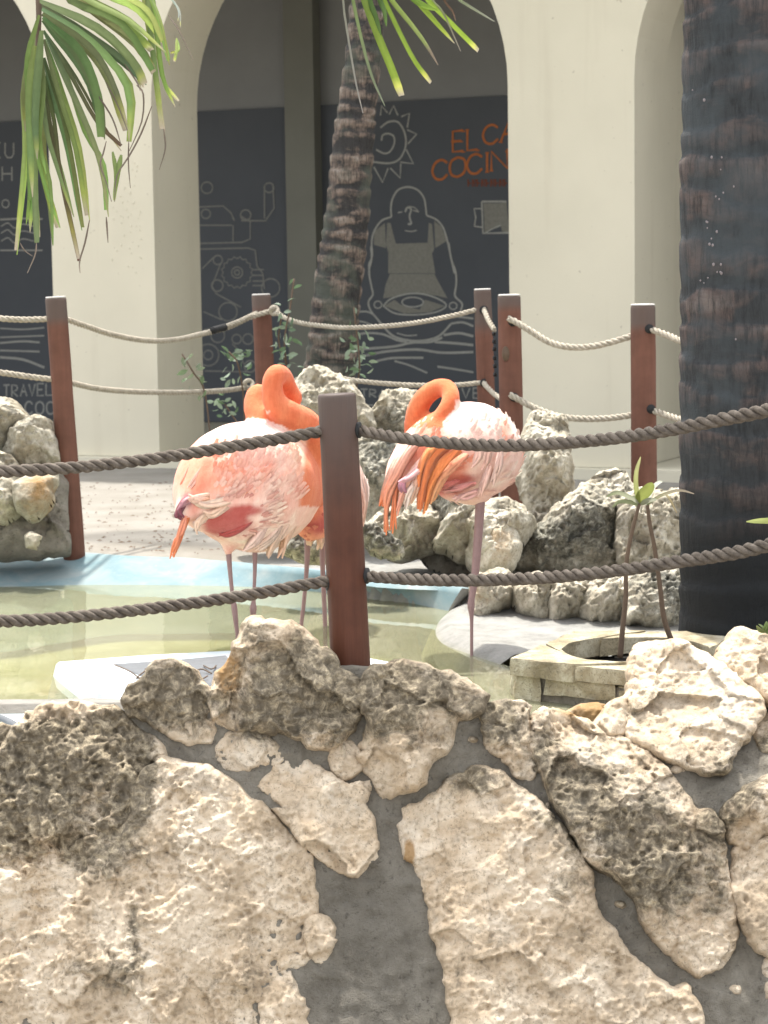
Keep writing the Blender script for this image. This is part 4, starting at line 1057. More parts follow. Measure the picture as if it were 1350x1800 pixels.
wallseg(A1 + [ins, ins + .01, 0], B1 + [-ins, ins + .01, 0], (0, .08), .2, Zp - .056)
wallseg(A1 + [ins, ins + .1, 0], D1 + [ins, -ins, 0], (.08, 0), .2, Zp - .057)
wallseg(D1 + [ins + .09, -ins - .08, 0], C1 + [-ins, -ins - .08, 0], (0, .08), .2, Zp - .058)
wallseg(B1 + [-ins - .08, ins + .1, 0], C1 + [-ins - .08, -ins - .09, 0], (.08, 0), .2, Zp - .0575)
o = mbp.build('mortar_side', M['mortar'], pl, sm=False)
soil = mk('soil', np.array([cen + [math.cos(a) * .25, math.sin(a) * .25, -.062 + .005 * math.sin(5 * a)] for a in np.linspace(0, 2 * math.pi, 40, endpoint=False)]), [tuple(range(40))], mat_plain('dark_soil', (.022, .017, .013), 1, 40, .4, .8, .01), pl)

# small stones wedged between planter and wall
o = stone('boulder', [(985, 1262), (1010, 1240), (1050, 1236), (1090, 1248), (1100, 1285), (1040, 1300), (1000, 1290)], flat(5.82), .06, 18, 2.6, M['boulder'], 201, None, back=.06, ochre=[(1030, 1255, 60, 40, 1.0)])
tag(o, 'small amber stone wedged beneath the planter side', 'boulder')

# ================================================================== WHITE LEDGE AT THE NEAR POOL EDGE
def prism(name, top, zt, grow, zb, mat, parent=None):
    t = np.array([G(x, y, zt) for x, y in top]); n = len(t); c = t.mean(0)
    d = t - c; L = np.linalg.norm(d[:, :2], axis=1)
    b = t + d / L[:, None] * grow; b[:, 2] = zb
    e1 = t - d / L[:, None] * .012; e1[:, 2] = zt; e0 = t.copy(); e0[:, 2] = zt - .010
    V = np.vstack([b, e0, e1]); F = [(i * n + j, i * n + (j + 1) % n, (i + 1) * n + (j + 1) % n, (i + 1) * n + j) for i in range(2) for j in range(n)] + [tuple(2 * n + j for j in range(n))]
    return mk(name, V, F, mat, parent, sm=False)
lg = empty('pool_ledge', G(300, 1190, .3)); tag(lg, 'white painted concrete ledge stepping into the green water behind the dark top stones', 'pool ledge')
prism('ledge_block', [(98, 1163), (250, 1151), (400, 1143), (560, 1139), (690, 1163), (700, 1240), (440, 1260), (240, 1238), (150, 1204)], .475, .07, .25, M['ledge'], lg)
prism('worn_patch', [(198, 1166), (300, 1159), (400, 1151), (420, 1165), (400, 1200), (330, 1215), (262, 1196), (225, 1180)], .4775, .004, .4735, M['wetgrey'], lg)  # thin darker grey patch lying on the ledge top
l2 = empty('pool_ledge', G(0, 1270, .3)); tag(l2, 'small white painted ledge corner at the left picture edge with a dark pipe on it', 'pool ledge')
prism('ledge_block', [(-160, 1228), (0, 1242), (54, 1254), (48, 1300), (-160, 1320)], .47, .05, .25, M['ledge'], l2)
V, F = tube(cr([G(-120, 1248, .482), G(-20, 1258, .482), G(10, 1266, .482), G(36, 1282, .482)], 5), .010, 8)
o = mk('pipe', V, F, M['wetgrey'], None); tag(o, 'short grey pipe lying on the small white ledge at the left edge', 'pipe')
# dry twigs on the ledge
mbt = MB()
for pts in ([(200, 1168), (228, 1180), (250, 1196)], [(262, 1174), (240, 1192), (262, 1186), (292, 1170)], [(255, 1176), (282, 1180), (300, 1172)], [(330, 1190), (352, 1176), (372, 1184)], [(345, 1200), (365, 1188)], [(358, 1170), (372, 1176), (380, 1170)]):
    P = cr([G(x, y, .482 + .006 * (i % 2)) for i, (x, y) in enumerate(pts)], 4)
    mbt.add(*tube(P, .0022, 5))
o = mbt.build('twigs', M['stem']); tag(o, 'dry twigs scattered on the white ledge', 'twigs', kind='stuff')

# ================================================================== POSTS
def post(bx, by, tx, ty, D, r, mat, lab, Dt=None, capmat=None, extra_down=.06, worn=(.9, 1.0), group='wooden fence posts around the pool', holes=()):
    b = U(bx, by, D); t = U(tx, ty, D if Dt is None else Dt)
    ax = (t - b) / np.linalg.norm(t - b)
    e = empty('fence_post', b)
    tag(e, lab, 'post', group)
    L = np.linalg.norm(t - b)
    u = np.r_[[-extra_down], np.linspace(0, L - .008, 60), [L - .003, L]]
    P = b + u[:, None] * ax
    rr = r * (1.04 - .06 * np.clip(u / L, 0, 1)); rr[-2] *= .975; rr[-1] *= .92
    def rf(P, V, a):
        q = V.reshape(-1, 3); nz = (fbm(q * [1, 1, .15], 30, 3, int(bx)) * .0016).reshape(V.shape[:2])
        d = V - P[:, None]; return V + d / (np.linalg.norm(d, axis=2)[..., None] + 1e-9) * nz[..., None]
    V, F = tube(P, rr, 28, True, rf)
    w = np.repeat(smooth(worn[0], worn[1], np.clip(u / L, 0, 1)), 28)
    mk('shaft', V, F, mat, e, attrs={'worn': w})
    if capmat:
        Pc = t + ax * np.array([[.0005], [.006], [.007]]); V, F = tube(Pc, [r * .95, r * .93, r * .8], 24); mk('cap', V, F, capmat, e)
    return b, t, ax, e
def grommet(e, px, py, D, rot, r=.021):
    a = np.linspace(0, 2 * math.pi, 20, endpoint=False); c = U(px, py, D)
    ax = np.array(rot, float); ax /= np.linalg.norm(ax)
    P = np.stack([c - ax * .006, c - ax * .002, c + ax * .006]); V, F = tube(P, [r * .8, r, r], 14); mk('rope_hole', V, F, M['dark'], e)

pf = post(617, 1174, 592, 692, 5.60, .0497, M['post_near'], 'thick dark brown wooden post standing on the foreground stone wall', holes=(), worn=(.45, 1.05))
grommet(pf[3], 571, 757, 5.595, (-1, -.3, 0)); grommet(pf[3], 629, 756, 5.595, (1, -.3, 0)); grommet(pf[3], 578, 1024, 5.595, (-1, -.3, 0)); grommet(pf[3], 643, 1012, 5.595, (1, -.3, 0))
p1 = post(130, 968, 98, 524, 8.98, .0435, M['post_far'], 'reddish brown post at the left, in front of the left pillar', capmat=M['metal'], worn=(.88, .93))
p2 = post(472, 790, 459, 519, 10.4, .0455, M['post_far'], 'reddish post wrapped by rope, behind the head of the left flamingo', capmat=M['metal'], worn=(.84, .95))
p3 = post(860, 850, 848, 510, 9.7, .039, M['post_far'], 'slimmer reddish post, left one of the two posts standing together', capmat=M['metal'], worn=(.75, .85))
p4 = post(901, 885, 895, 520, 9.2, .049, M['post_far'], 'wider reddish post with an oval knot, right one of the two posts standing together', capmat=M['metal'], worn=(.92, .97))
p5 = post(1133, 945, 1130, 537, 8.9, .0515, M['post_far'], 'reddish post at the right in front of the second pillar, near the dark trunk', capmat=M['metal'], worn=(.88, .93))
for a_ in ((-690, 1300, -700, 640, 4.95, .047, 'post beyond the left picture edge'), (1775, 1235, 1762, 545, 4.62, .047, 'post beyond the right picture edge')):
    post(*a_[:6], M['post_near'], 'dark brown wooden ' + a_[6] + ' carrying the grey ropes')
V, F = tube(np.array([U(889, 622, 9.155), U(889.2, 622, 9.149)]), [.016, .015], 14); V[:, 2] = (V[:, 2] - V[:, 2].mean()) * 2.0 + V[:, 2].mean(); mk('knot', V, F, M['stem'], p4[3])
for (e, x, y, D) in ((p4[3], 901, 566, 9.155), (p4[3], 903, 698, 9.155), (p5[3], 1141, 578, 8.855), (p5[3], 1144, 719, 8.855), (p3[3], 850, 545, 9.665), (p3[3], 851, 673, 9.665)):
    grommet(e, x, y, D, (.25, -1, 0), .019)
for y in (583, 597, 610, 626, 640, 655):
    V, F = tube(np.array([U(868 + (y - 583) * .03, y, 9.25), U(868 + (y - 583) * .03, y + 7, 9.25)]), .0075, 8)
    mk('rubber_bump', V, F, M['dark'], p4[3])

# ================================================================== ROPES
def rope(pts, rad, mat, lab, pitch=None, step=.005, name='rope', group='twisted fence ropes'):
    pts = np.array(pts, float)
    P0 = np.c_[np.array([U(a, b, c) for a, b, c in pts[:, :3]])]
    P = cr(P0, 24)
    L = np.r_[0, np.cumsum(np.linalg.norm(np.diff(P, axis=0), axis=1))]
    n = int(L[-1] / step); u = np.linspace(0, L[-1], n)
    P = np.stack([np.interp(u, L, P[:, i]) for i in range(3)], 1)
    pitch = pitch or rad * 5.4
    T, N, B = frames(P)
    mb = MB()
    w = 1 + .04 * np.sin(u * 9)
    for k in range(3):
        ph = 2 * math.pi * (u / pitch + k / 3)
        C_ = P + (rad * .56) * w[:, None] * (np.cos(ph)[:, None] * N + np.sin(ph)[:, None] * B)
        mb.add(*tube(C_, rad * .49, 8))
    o = mb.build(name, mat); tag(o, lab, 'rope', group); return o
rn, rf_ = .0157, .0125
rope([(-700, 745, 4.9), (-500, 790, 5.0), (-300, 822, 5.12), (-120, 833, 5.25), (0, 829, 5.32), (140, 821, 5.39), (280, 805, 5.46), (420, 783, 5.52), (500, 770, 5.56), (565, 758, 5.59), (600, 753, 5.60), (632, 757, 5.60), (700, 769, 5.52), (780, 778, 5.44), (880, 783, 5.34), (980, 779, 5.24), (1080, 770, 5.14), (1180, 755, 5.03), (1270, 737, 4.95), (1350, 721, 4.88), (1450, 696, 4.8), (1600, 655, 4.7), (1760, 615, 4.6)], rn, M['rope_near'], 'upper grey twisted rope running through the foreground post across the whole picture')
rope([(-690, 1010, 4.9), (-500, 1055, 5.0), (-300, 1080, 5.12), (-120, 1088, 5.25), (0, 1092, 5.32), (110, 1086, 5.38), (220, 1075, 5.43), (340, 1060, 5.49), (460, 1042, 5.54), (530, 1029, 5.57), (578, 1021, 5.59), (610, 1012, 5.60), (645, 1013, 5.60), (720, 1018, 5.52), (800, 1020, 5.43), (900, 1018, 5.33), (1000, 1012, 5.22), (1100, 1001, 5.12), (1200, 986, 5.02), (1290, 972, 4.93), (1360, 956, 4.87), (1460, 934, 4.8), (1600, 905, 4.7), (1770, 880, 4.6)], rn, M['rope_near'], 'lower grey twisted rope running through the foreground post across the whole picture')
rope([(-80, 555, 8.9), (0, 560, 8.93), (40, 562, 8.95), (84, 561, 8.97), (110, 560, 8.98), (150, 573, 9.1), (200, 589, 9.3), (260, 599, 9.55), (310, 597, 9.75), (360, 586, 10.0), (400, 576, 10.15), (440, 558, 10.3), (478, 546, 10.34)], rf_, M['rope_far'], 'upper pale rope sagging left of the left flamingo, in front of the left pillar')
rope([(388, 577, 10.10), (420, 565, 10.2), (448, 552, 10.34), (462, 546, 10.46)], rf_ * .9, M['rope_far'], 'doubled back rope end tied beside the wrapped post')
rope([(-80, 648, 8.9), (0, 655, 8.93), (50, 662, 8.95), (90, 667, 8.97), (120, 672, 9.0), (170, 683, 9.2), (240, 689, 9.5), (320, 690, 9.8), (390, 687, 10.1), (434, 681, 10.3)], rf_, M['rope_far'], 'lower pale rope left of the left flamingo, ending in a frayed knot')
rope([(482, 545, 10.34), (500, 558, 10.28), (530, 568, 10.2), (570, 573, 10.1), (610, 576, 10.0), (680, 573, 9.9), (740, 566, 9.8), (800, 554, 9.72), (846, 543, 9.68), (852, 548, 9.64), (858, 562, 9.58), (869, 580, 9.5)], rf_ * .92, M['rope_far'], 'upper pale rope crossing behind both flamingos in front of the dark printed wall')
rope([(505, 672, 10.2), (530, 665, 10.1), (552, 657, 9.8), (580, 661, 9.75), (640, 671, 9.7), (720, 677, 9.7), (800, 677, 9.68), (846, 673, 9.67), (854, 678, 9.62), (868, 692, 9.55), (882, 702, 9.48)], rf_ * .92, M['rope_far'], 'lower pale rope passing over the pale crested boulder behind the flamingos')
rope([(893, 560, 9.14), (905, 565, 9.13), (930, 580, 9.1), (965, 601, 9.05), (1000, 610, 9.0), (1040, 609, 8.97), (1080, 600, 8.93), (1128, 585, 8.90), (1145, 580, 8.86), (1175, 590, 8.8), (1210, 602, 8.7), (1300, 612, 8.5)], rf_ * 1.08, M['rope_far'], 'upper pale rope sagging between the doubled posts and the right post')
rope([(896, 694, 9.14), (908, 700, 9.13), (940, 717, 9.1), (980, 731, 9.05), (1020, 736, 9.0), (1070, 735, 8.95), (1130, 727, 8.90), (1150, 723, 8.86), (1175, 731, 8.8), (1210, 740, 8.7), (1300, 752, 8.5)], rf_ * 1.08, M['rope_far'], 'lower pale rope sagging between the doubled posts and the right post')
def knot(px, py, D, r, lab):
    P = cr([U(px + r * 22 * math.cos(a) * 18 / 22 * 1.0, py + r * 18 * math.sin(a) * 1.0, D - .01 * math.sin(2 * a)) for a in np.linspace(0, 2.6 * math.pi, 9)], 6)
    V, F = tube(P, .011, 8); o = mk('rope_knot', V, F, M['rope_far']); tag(o, lab, 'knot')
knot(437, 676, 10.28, .40, 'round frayed knot ending the lower left rope, left of the flamingo neck')
knot(482, 546, 10.32, .34, 'pale knot where the upper ropes meet on the wrapped post')
V, F = tube(cr([U(374, 581, 10.02), U(384, 578, 10.05), U(396, 575, 10.08)], 4), .017, 10); o = mk('rope_clamp', V, F, M['dark']); tag(o, 'black tape binding the upper left rope beside the dark doorway', 'clamp')

# ================================================================== PALMS
def trunk(name, axis, radii, seed, mat, parent, ringstep, ringamp, seg=64, dz=.012, blackish=None):
    a = cr(np.c_[np.array(axis), np.array(radii)[:, None]], 12)
    L = np.r_[0, np.cumsum(np.linalg.norm(np.diff(a[:, :3], axis=0), axis=1))]
    u = np.arange(0, L[-1], dz)
    P = np.stack([np.interp(u, L, a[:, i]) for i in range(3)], 1); rr = np.interp(u, L, a[:, 3])
    T, N, B = frames(P)
    an = np.linspace(0, 2 * math.pi, seg, endpoint=False)
    dirv = np.cos(an)[None, :, None] * N[:, None] + np.sin(an)[None, :, None] * B[:, None]
    base = P[:, None] + dirv * rr[:, None, None]
    q = base.reshape(-1, 3)
    wob = (0.75 * fbm(q * [1, 1, 1.5], 3.5, 3, seed)).reshape(base.shape[:2])
    ph = u[:, None] / ringstep + wob
    frc = ph - np.floor(ph)
    saw = smooth(0, .75, frc) * (1 - smooth(.86, 1.0, frc))
    ringv = np.floor(ph)
    idr = _hash(ringv.astype(np.int64), np.round(np.sin(an * 2)[None] * .8 + ringv * 0).astype(np.int64), ringv.astype(np.int64) * 0, seed)
    nz = (0.35 * fbm(q, 16, 4, seed + 5) + .2 * fbm(q * [1, 1, .2], 60, 2, seed + 8)).reshape(base.shape[:2])
    V = base + dirv * ((saw * ringamp + nz * ringamp * .9 + (idr - .5) * ringamp * .5))[..., None]
    n = len(u)
    ii, jj = np.meshgrid(np.arange(n - 1), np.arange(seg), indexing='ij'); k = (jj + 1) % seg
    F = np.stack([ii * seg + jj, ii * seg + k, (ii + 1) * seg + k, (ii + 1) * seg + jj], -1).reshape(-1, 4)
    ringa = (saw * .5 + idr * .6 - .45)
    w = np.zeros(n) if blackish is None else smooth(blackish[1], blackish[0], P[:, 2])
    return mk(name, V.reshape(-1, 3), F, mat, parent, attrs={'ring': ringa.ravel(), 'wet': np.repeat(w, seg)})

G1, G2, G3 = (.095, .14, .04), (.15, .21, .06), (.26, .32, .08)
BR, TAN_, YEL = (.12, .075, .05), (.40, .34, .27), (.55, .55, .13)
def leaflet(pts, w, parent, cols=(G1, G2), tip=True, fold=.35, name='leaflet', taper=1.0, blunt=False, browntip=.0, seg=10):
    """folded strip: centre rib low, two blades, from world points"""
    P = cr(np.array(pts), max(3, seg // max(1, len(pts) - 1)))
    n = len(P); T = np.gradient(P, axis=0); T /= np.linalg.norm(T, axis=1)[:, None]
    view = P - CAM; side = np.cross(T, view); side /= np.linalg.norm(side, axis=1)[:, None] + 1e-9
    up = np.cross(side, T)
    rs = random.uniform(-.7, .7)
    side = side * math.cos(rs) + up * math.sin(rs); up = np.cross(side, T)
    t = np.linspace(0, 1, n)
    prof = np.minimum(1, .45 + t * 3) * (np.sqrt(np.clip(1 - t ** 3, 0, 1)) if not blunt else np.where(t > .97, .75, 1.0)) * w * .5
    prof = np.maximum(prof, .0012)
    l = P - side * prof[:, None] + up * (prof * fold)[:, None]; r = P + side * prof[:, None] + up * (prof * fold)[:, None]
    V = np.vstack([l, P, r]); F = [(i, i + 1, n + i + 1, n + i) for i in range(n - 1)] + [(n + i, n + i + 1, 2 * n + i + 1, 2 * n + i) for i in range(n - 1)]
    c = np.array(cols[0])[None] * (1 - t[:, None]) + np.array(cols[1])[None] * t[:, None]
    if tip:
        m = smooth(.86, .93, t)[:, None]; c = c * (1 - m) + np.array(YEL) * m
        m = smooth(.965, .985, t)[:, None]; c = c * (1 - m) + np.array(TAN_) * m
    if browntip:
        m = smooth(1 - browntip, 1 - browntip * .6, t)[:, None]; c = c * (1 - m) + np.array((.20, .16, .12)) * m
    c = np.vstack([c * .9, c * 1.15, c])
    return mk(name, V, F, M['leaf'], parent, cols=c)

def crown(palm, top, n, L, seed, skip=None, droop=1.0):
    """arching fronds above the trunk, all above the picture"""
    rnd = random.Random(seed)
    for i in range(n):
        az = 2 * math.pi * i / n + rnd.uniform(-.2, .2)
        if skip and skip(az): continue
        el = rnd.uniform(.25, 1.0); d = np.array([math.cos(az), math.sin(az), 0]); Lf = L * rnd.uniform(.8, 1.05)
        pts = [top + d * Lf * t * math.cos(el * (1 - t * .5)) + np.array([0, 0, Lf * (math.sin(el) * t - droop * .75 * t * t)]) for t in np.linspace(0, 1, 12)]
        P = cr(pts, 4); V, F = tube(P, np.linspace(.022, .004, len(P)), 6)
        fr_ = mk('frond', V, F, M['stem'], palm)
        mb = MB()
        T = np.gradient(P, axis=0); T /= np.linalg.norm(T, axis=1)[:, None]
        for j in range(5, len(P)):
            s = np.cross(T[j], [0, 0, 1.0]); s /= np.linalg.norm(s)
            ll = .55 * math.sin(math.pi * (j / len(P)) ** .7) + .12
            for sg in (-1, 1):
                a = P[j]; dd = (s * sg * .8 + T[j] * .5); dd /= np.linalg.norm(dd)
                q = [a, a + dd * ll * .5 + [0, 0, -.04], a + dd * ll * .9 + [0, 0, -.3 * ll]]
                w = T[j] * .018
                V = [q[0] - w * .4, q[0] + w * .4, q[1] - w, q[1] + w, q[2]]
                mb.add(V, [(0, 1, 3, 2), (2, 3, 4)], np.array(G1) * rnd.uniform(.8, 1.5))
        o = mb.build('leaflets', M['leaf'], fr_); o['kind'] = 'stuff'

# slender ringed palm behind the fence
D = 10.6
tp = empty('palm_tree', U(575, 735, D) * [1, 1, 0] + [0, 0, Z_SAND])
tag(tp, 'slender leaning palm with a ringed brown trunk in front of the dark printed wall', 'palm tree')
ax = [U(568, 860, D), U(572, 760, D), U(577, 680, D), U(585, 600, D), U(591, 530, D), U(600, 460, D), U(610, 380, D), U(616, 310, D), U(622, 240, D), U(630, 170, D), U(638, 100, D), U(644, 30, D), U(652, -60, D), U(665, -200, D), U(680, -420, D)]
trunk('trunk', ax, np.array([52, 50, 46, 41, 40, 39, 37, 35, 34, 31, 29, 28, 27, 26, 24]) * D / FOC, 3, M['trunk_far'], tp, .085, .008, blackish=None)
crown(tp, ax[-1], 9, 1.9, 4, skip=lambda a: math.sin(a) < .1, droop=.35)

# big dark palm at the right
Dn = 6.6
tn = empty('palm_tree', U(1305, 1180, Dn) * [1, 1, 0] + [0, 0, .30])
tag(tn, 'massive dark barked palm trunk filling the right picture edge', 'palm tree')
ax = [U(1306, 1290, Dn), U(1305, 1200, Dn), U(1305, 1100, Dn), U(1306, 1000, Dn), U(1306, 900, Dn), U(1305, 800, Dn), U(1309, 700, Dn), U(1311, 600, Dn), U(1312, 500, Dn), U(1313, 400, Dn), U(1314, 300, Dn), U(1316, 200, Dn), U(1317, 100, Dn), U(1318, 0, Dn), U(1320, -120, Dn), U(1322, -400, Dn), U(1322, -900, Dn), U(1324, -2500, Dn)]
tr = trunk('trunk', ax, np.array([122, 115, 110, 109, 108, 107, 112, 112, 113, 114, 114, 113, 112, 110, 108, 98, 92, 80]) * Dn / FOC, 8, M['trunk_near'], tn, .115, .0065, seg=110, dz=.010, blackish=(.75, 1.15))
crown(tn, ax[-1], 9, 2.4, 9, skip=lambda a: math.sin(a) > .6, droop=.35)
mbl = MB(); rr_ = random.Random(4)
for (x, y, s, n) in ((1250, 400, 12, 9), (1245, 425, 9, 5), (1255, 478, 16, 12), (1242, 490, 12, 6), (1270, 340, 20, 8), (1265, 285, 16, 5), (1230, 160, 20, 4), (1342, 640, 10, 7), (1300, 640, 60, 3)):
    for i in range((n + 1) // 2):
        px = x + rr_.uniform(-s, s); py = y + rr_.uniform(-s, s)
        xx = (px - 1312) / 112.0
        if abs(xx) > .95: continue
        c = U(px, py, Dn - .191 * math.sqrt(1 - xx * xx) - .008); r = rr_.uniform(.0018, .0042)
        an = np.linspace(0, 2 * math.pi, 7, endpoint=False)
        ring = [c + np.array([math.cos(a) * r, 0, math.sin(a) * r * 1.3]) for a in an]
        mbl.add(ring + [c + [0, -.006, 0]], [(k, (k + 1) % 7, 7) for k in range(7)])
o = mbl.build('lichen_spots', M['lichen'], tn); o['kind'] = 'stuff'

# frond reaching over from the big palm: its hanging leaflets show at the top centre
Z8 = lambda p, D: [U(480 + .3111 * a, .3111 * b, D - .03 * i) for i, (a, b) in enumerate(p)]
rach = cr([ax[-1], U(1250, -2600, 6.6), U(1120, -1900, 6.5), U(980, -1000, 6.4), U(800, -230, 6.35), U(690, -95, 6.3), U(610, -45, 6.3)], 8)
V, F = tube(rach, np.linspace(.022, .006, len(rach)), 8)
fz = mk('frond', V, F, M['stem'], tn)
LG = (.26, .36, .05)
for pts, w, c0, c1, kw in (
    ([(420, -140), (395, 0), (430, 250), (470, 480), (508, 640)], .008, (.16, .17, .12), (.26, .24, .22), dict(tip=False)),
    ([(440, -140), (450, 0), (505, 250), (560, 440), (632, 600)], .013, G2, (.18, .20, .14), dict(tip=False)),
    ([(480, -150), (520, 0), (600, 215), (668, 380), (727, 540)], .026, G1, LG, dict(blunt=True)),
    ([(560, -140), (625, 0), (720, 200), (800, 350), (890, 468)], .018, (.16, .24, .05), LG, dict(blunt=True)),
    ([(600, -120), (670, 0), (775, 130), (860, 245), (932, 368)], .016, (.20, .28, .05), (.25, .28, .12), dict(browntip=.25, tip=False)),
    ([(720, -130), (810, 0), (900, 105), (1025, 245)], .020, (.18, .27, .05), LG, {}),
    ([(800, -120), (870, 0), (980, 110), (1075, 205), (1158, 288)], .020, (.20, .30, .05), LG, dict(blunt=True)),
    ([(960, -130), (1030, -20), (1150, 60), (1252, 122)], .010, (.17, .22, .09), (.25, .25, .2), dict(tip=False)),
    ([(940, -120), (965, 0), (1010, 60), (1032, 118)], .010, BR, BR, dict(tip=False)),
    ([(880, -120), (900, 0), (960, 70), (1060, 290)], .008, G2, (.25, .22, .18), dict(tip=False)),
    ([(520, -150), (540, 0), (575, 90), (610, 200)], .024, (.06, .11, .03), (.09, .15, .04), dict(tip=False)),
    ([(560, -150), (600, 0), (625, 60), (640, 150)], .022, (.06, .11, .03), (.09, .15, .04), dict(tip=False)),
    ([(640, -150), (760, -40), (830, 20), (930, 60)], .024, (.10, .18, .04), (.2, .3, .05), dict(tip=False)),
):
    leaflet(Z8(pts, 6.36), w * .85, fz, (c0, c1), **kw)

# frond hanging in from the left, its palm standing outside the picture
Dl = 6.9
tl = empty('palm_tree', [-2.45, 7.6, Z_SAND])
tag(tl, 'palm standing off the left side whose green frond hangs in at the top left', 'palm tree')
axl = [np.array([-2.45 + .05 * z, 7.6, Z_SAND + z * .75 - .1]) for z in range(7)]
trunk('trunk', axl, np.linspace(.15, .10, 7), 5, M['trunk_far'], tl, .07, .01, seg=32, dz=.03)
crown(tl, axl[-1], 7, 1.9, 14, skip=lambda a: math.cos(a) > -.2, droop=.35)
Z6 = lambda p, D=6.75: [U(.26667 * a, .26667 * b, D - .035 * i) for i, (a, b) in enumerate(p)]
rach = cr([axl[-1], [-1.9, 7.2, 4.4], U(-60, -330, 7.0), U(40, -150, 6.85), U(66, -20, 6.8), U(66, 90, 6.76), U(58, 180, 6.72)], 8)
V, F = tube(rach, np.linspace(.02, .005, len(rach)), 8); fl_ = mk('frond', V, F, M['stem'], tl)
dk = (.12, .155, .075); md = (.17, .225, .085); li = (.25, .32, .10)
LL = [
    ([(440, -160), (480, 0), (780, 150), (1000, 460)], .036, dk, md), ([(520, -160), (560, -20), (850, 130), (1095, 345)], .030, md, li), ([(600, -180), (700, -40), (900, 70), (1085, 300)], .030, li, li),
    ([(700, -180), (800, -40), (960, 70), (1060, 265)], .032, li, li), ([(260, 10), (640, 190), (860, 400), (950, 560)], .040, dk, md), ([(265, 40), (560, 230), (800, 400), (965, 560)], .040, dk, dk),
    ([(275, 60), (600, 280), (830, 560), (850, 930)], .034, dk, li), ([(280, 90), (560, 300), (720, 520), (835, 860)], .036, dk, dk), ([(285, 110), (500, 330), (640, 620), (690, 920)], .042, dk, md), ([(285, 130), (460, 330), (600, 560), (680, 900)], .040, dk, dk),
    ([(290, 200), (470, 500), (640, 800), (800, 960)], .016, dk, BR), ([(290, 210), (430, 520), (580, 860), (660, 1090), (715, 1430)], .028, dk, li), ([(290, 260), (400, 600), (520, 980), (590, 1450)], .027, dk, li),
    ([(290, 380), (370, 700), (450, 1000), (540, 1520)], .025, dk, md), ([(285, 460), (330, 800), (410, 1180), (525, 1720)], .022, dk, BR), ([(275, 500), (310, 850), (380, 1100), (480, 1420)], .024, dk, md),
    ([(260, 560), (275, 900), (315, 1200), (348, 1615)], .024, md, md), ([(240, 480), (250, 900), (300, 1200), (385, 1500)], .026, md, li), ([(230, 430), (232, 800), (225, 1200), (240, 1600)], .028, md, md),
    ([(215, 420), (195, 800), (205, 1250), (198, 1530)], .030, md, li), ([(205, 400), (172, 620), (180, 1000), (112, 1680)], .024, md, li), ([(260, 100), (200, 380), (165, 600), (185, 860)], .034, md, md),
    ([(270, 200), (240, 500), (225, 800), (245, 1050)], .040, md, dk), ([(262, 300), (270, 600), (280, 900), (300, 1170)], .032, dk, li), ([(230, 300), (200, 600), (200, 900), (215, 1300)], .034, md, md),
    ([(960, -100), (975, 20), (1000, 300), (1065, 850)], .024, md, md), ([(990, -100), (1020, 100), (1070, 500), (1155, 705)], .020, md, li), ([(970, -80), (1050, 150), (1110, 400)], .018, li, li), ([(1165, 250), (1165, 330), (1150, 405)], .012, li, li),
    ([(1090, -60), (1180, 60), (1190, 180)], .008, (.3, .3, .25), (.3, .3, .25)), ([(380, -100), (640, 100), (900, 300), (1010, 480)], .034, md, dk), ([(420, -100), (700, 60), (900, 220), (1000, 330)], .030, md, li),
]
for pts, w, c0, c1 in LL:
    for rep_ in range(2):
        q = [(a + (random.uniform(-1, 1) * 28 * (i > 0)), b + (random.uniform(-1, .6) * 60 * (i == len(pts) - 1))) for i, (a, b) in enumerate(pts)] if rep_ else pts
        leaflet(Z6(q, 6.75 + random.uniform(-.10, .10)), w * (.80 if not rep_ else .6), fl_, (tuple(v * random.uniform(.85, 1.25) for v in c0), tuple(v * random.uniform(.85, 1.25) for v in c1)), blunt=random.random() < .35, tip=random.random() < .45, browntip=0.0)
for pts in ([(850, 930), (848, 1080), (860, 1240)], [(1000, 700), (930, 880), (850, 1030), (770, 1160), (755, 1330)], [(700, 930), (680, 1010), (660, 1090), (700, 1200), (735, 1330)], [(900, 560), (945, 620), (935, 800), (850, 1000)], [(240, 1600), (230, 1680), (180, 1800)], [(130, 1600), (160, 1650), (215, 1690)], [(1110, 100), (1180, 200), (1275, 400)], [(590, 1450), (560, 1600), (525, 1720), (528, 1800)], [(1080, 850), (1090, 980), (1050, 1120)], [(700, 1430), (712, 1600)], [(700, 540), (780, 700), (840, 860)], [(640, 620), (740, 780), (800, 960)], [(820, 420), (900, 540), (925, 600)]):
    leaflet(Z6(pts, 6.62), .0055, fl_, ((.13, .10, .08), (.19, .16, .13)), tip=False)
for pts in ([(740, 1000), (760, 1150), (755, 1330)], [(800, 1020), (775, 1150), (750, 1320)]):
    leaflet(Z6(pts, 6.6), .016, fl_, (md, li), tip=False)

# ================================================================== SMALL PLANTS
def leaf(mb, c, d, L, w, col, cup=.25, n=5):
    """small oval leaf from c along d"""
    c = np.array(c, float); d = np.array(d, float); d /= np.linalg.norm(d)
    rv = np.array([random.gauss(0, 1), random.gauss(0, 1), random.gauss(0, 1)]); s = np.cross(d, rv); s /= np.linalg.norm(s); u = np.cross(s, d)
    t = np.linspace(0, 1, n); pr = np.sin(math.pi * np.clip(t, .03, .97)) ** .8 * w * .5
    P = c + d * (t * L)[:, None] - u * (cup * L * t * t)[:, None]
    V = np.vstack([P - s * pr[:, None] + u * (pr * .3)[:, None], P, P + s * pr[:, None] + u * (pr * .3)[:, None]])
    mb.add(V, [(i, i + 1, n + i + 1, n + i) for i in range(n - 1)] + [(n + i, n + i + 1, 2 * n + i + 1, 2 * n + i) for i in range(n - 1)], np.array(col) * random.uniform(.8, 1.25))
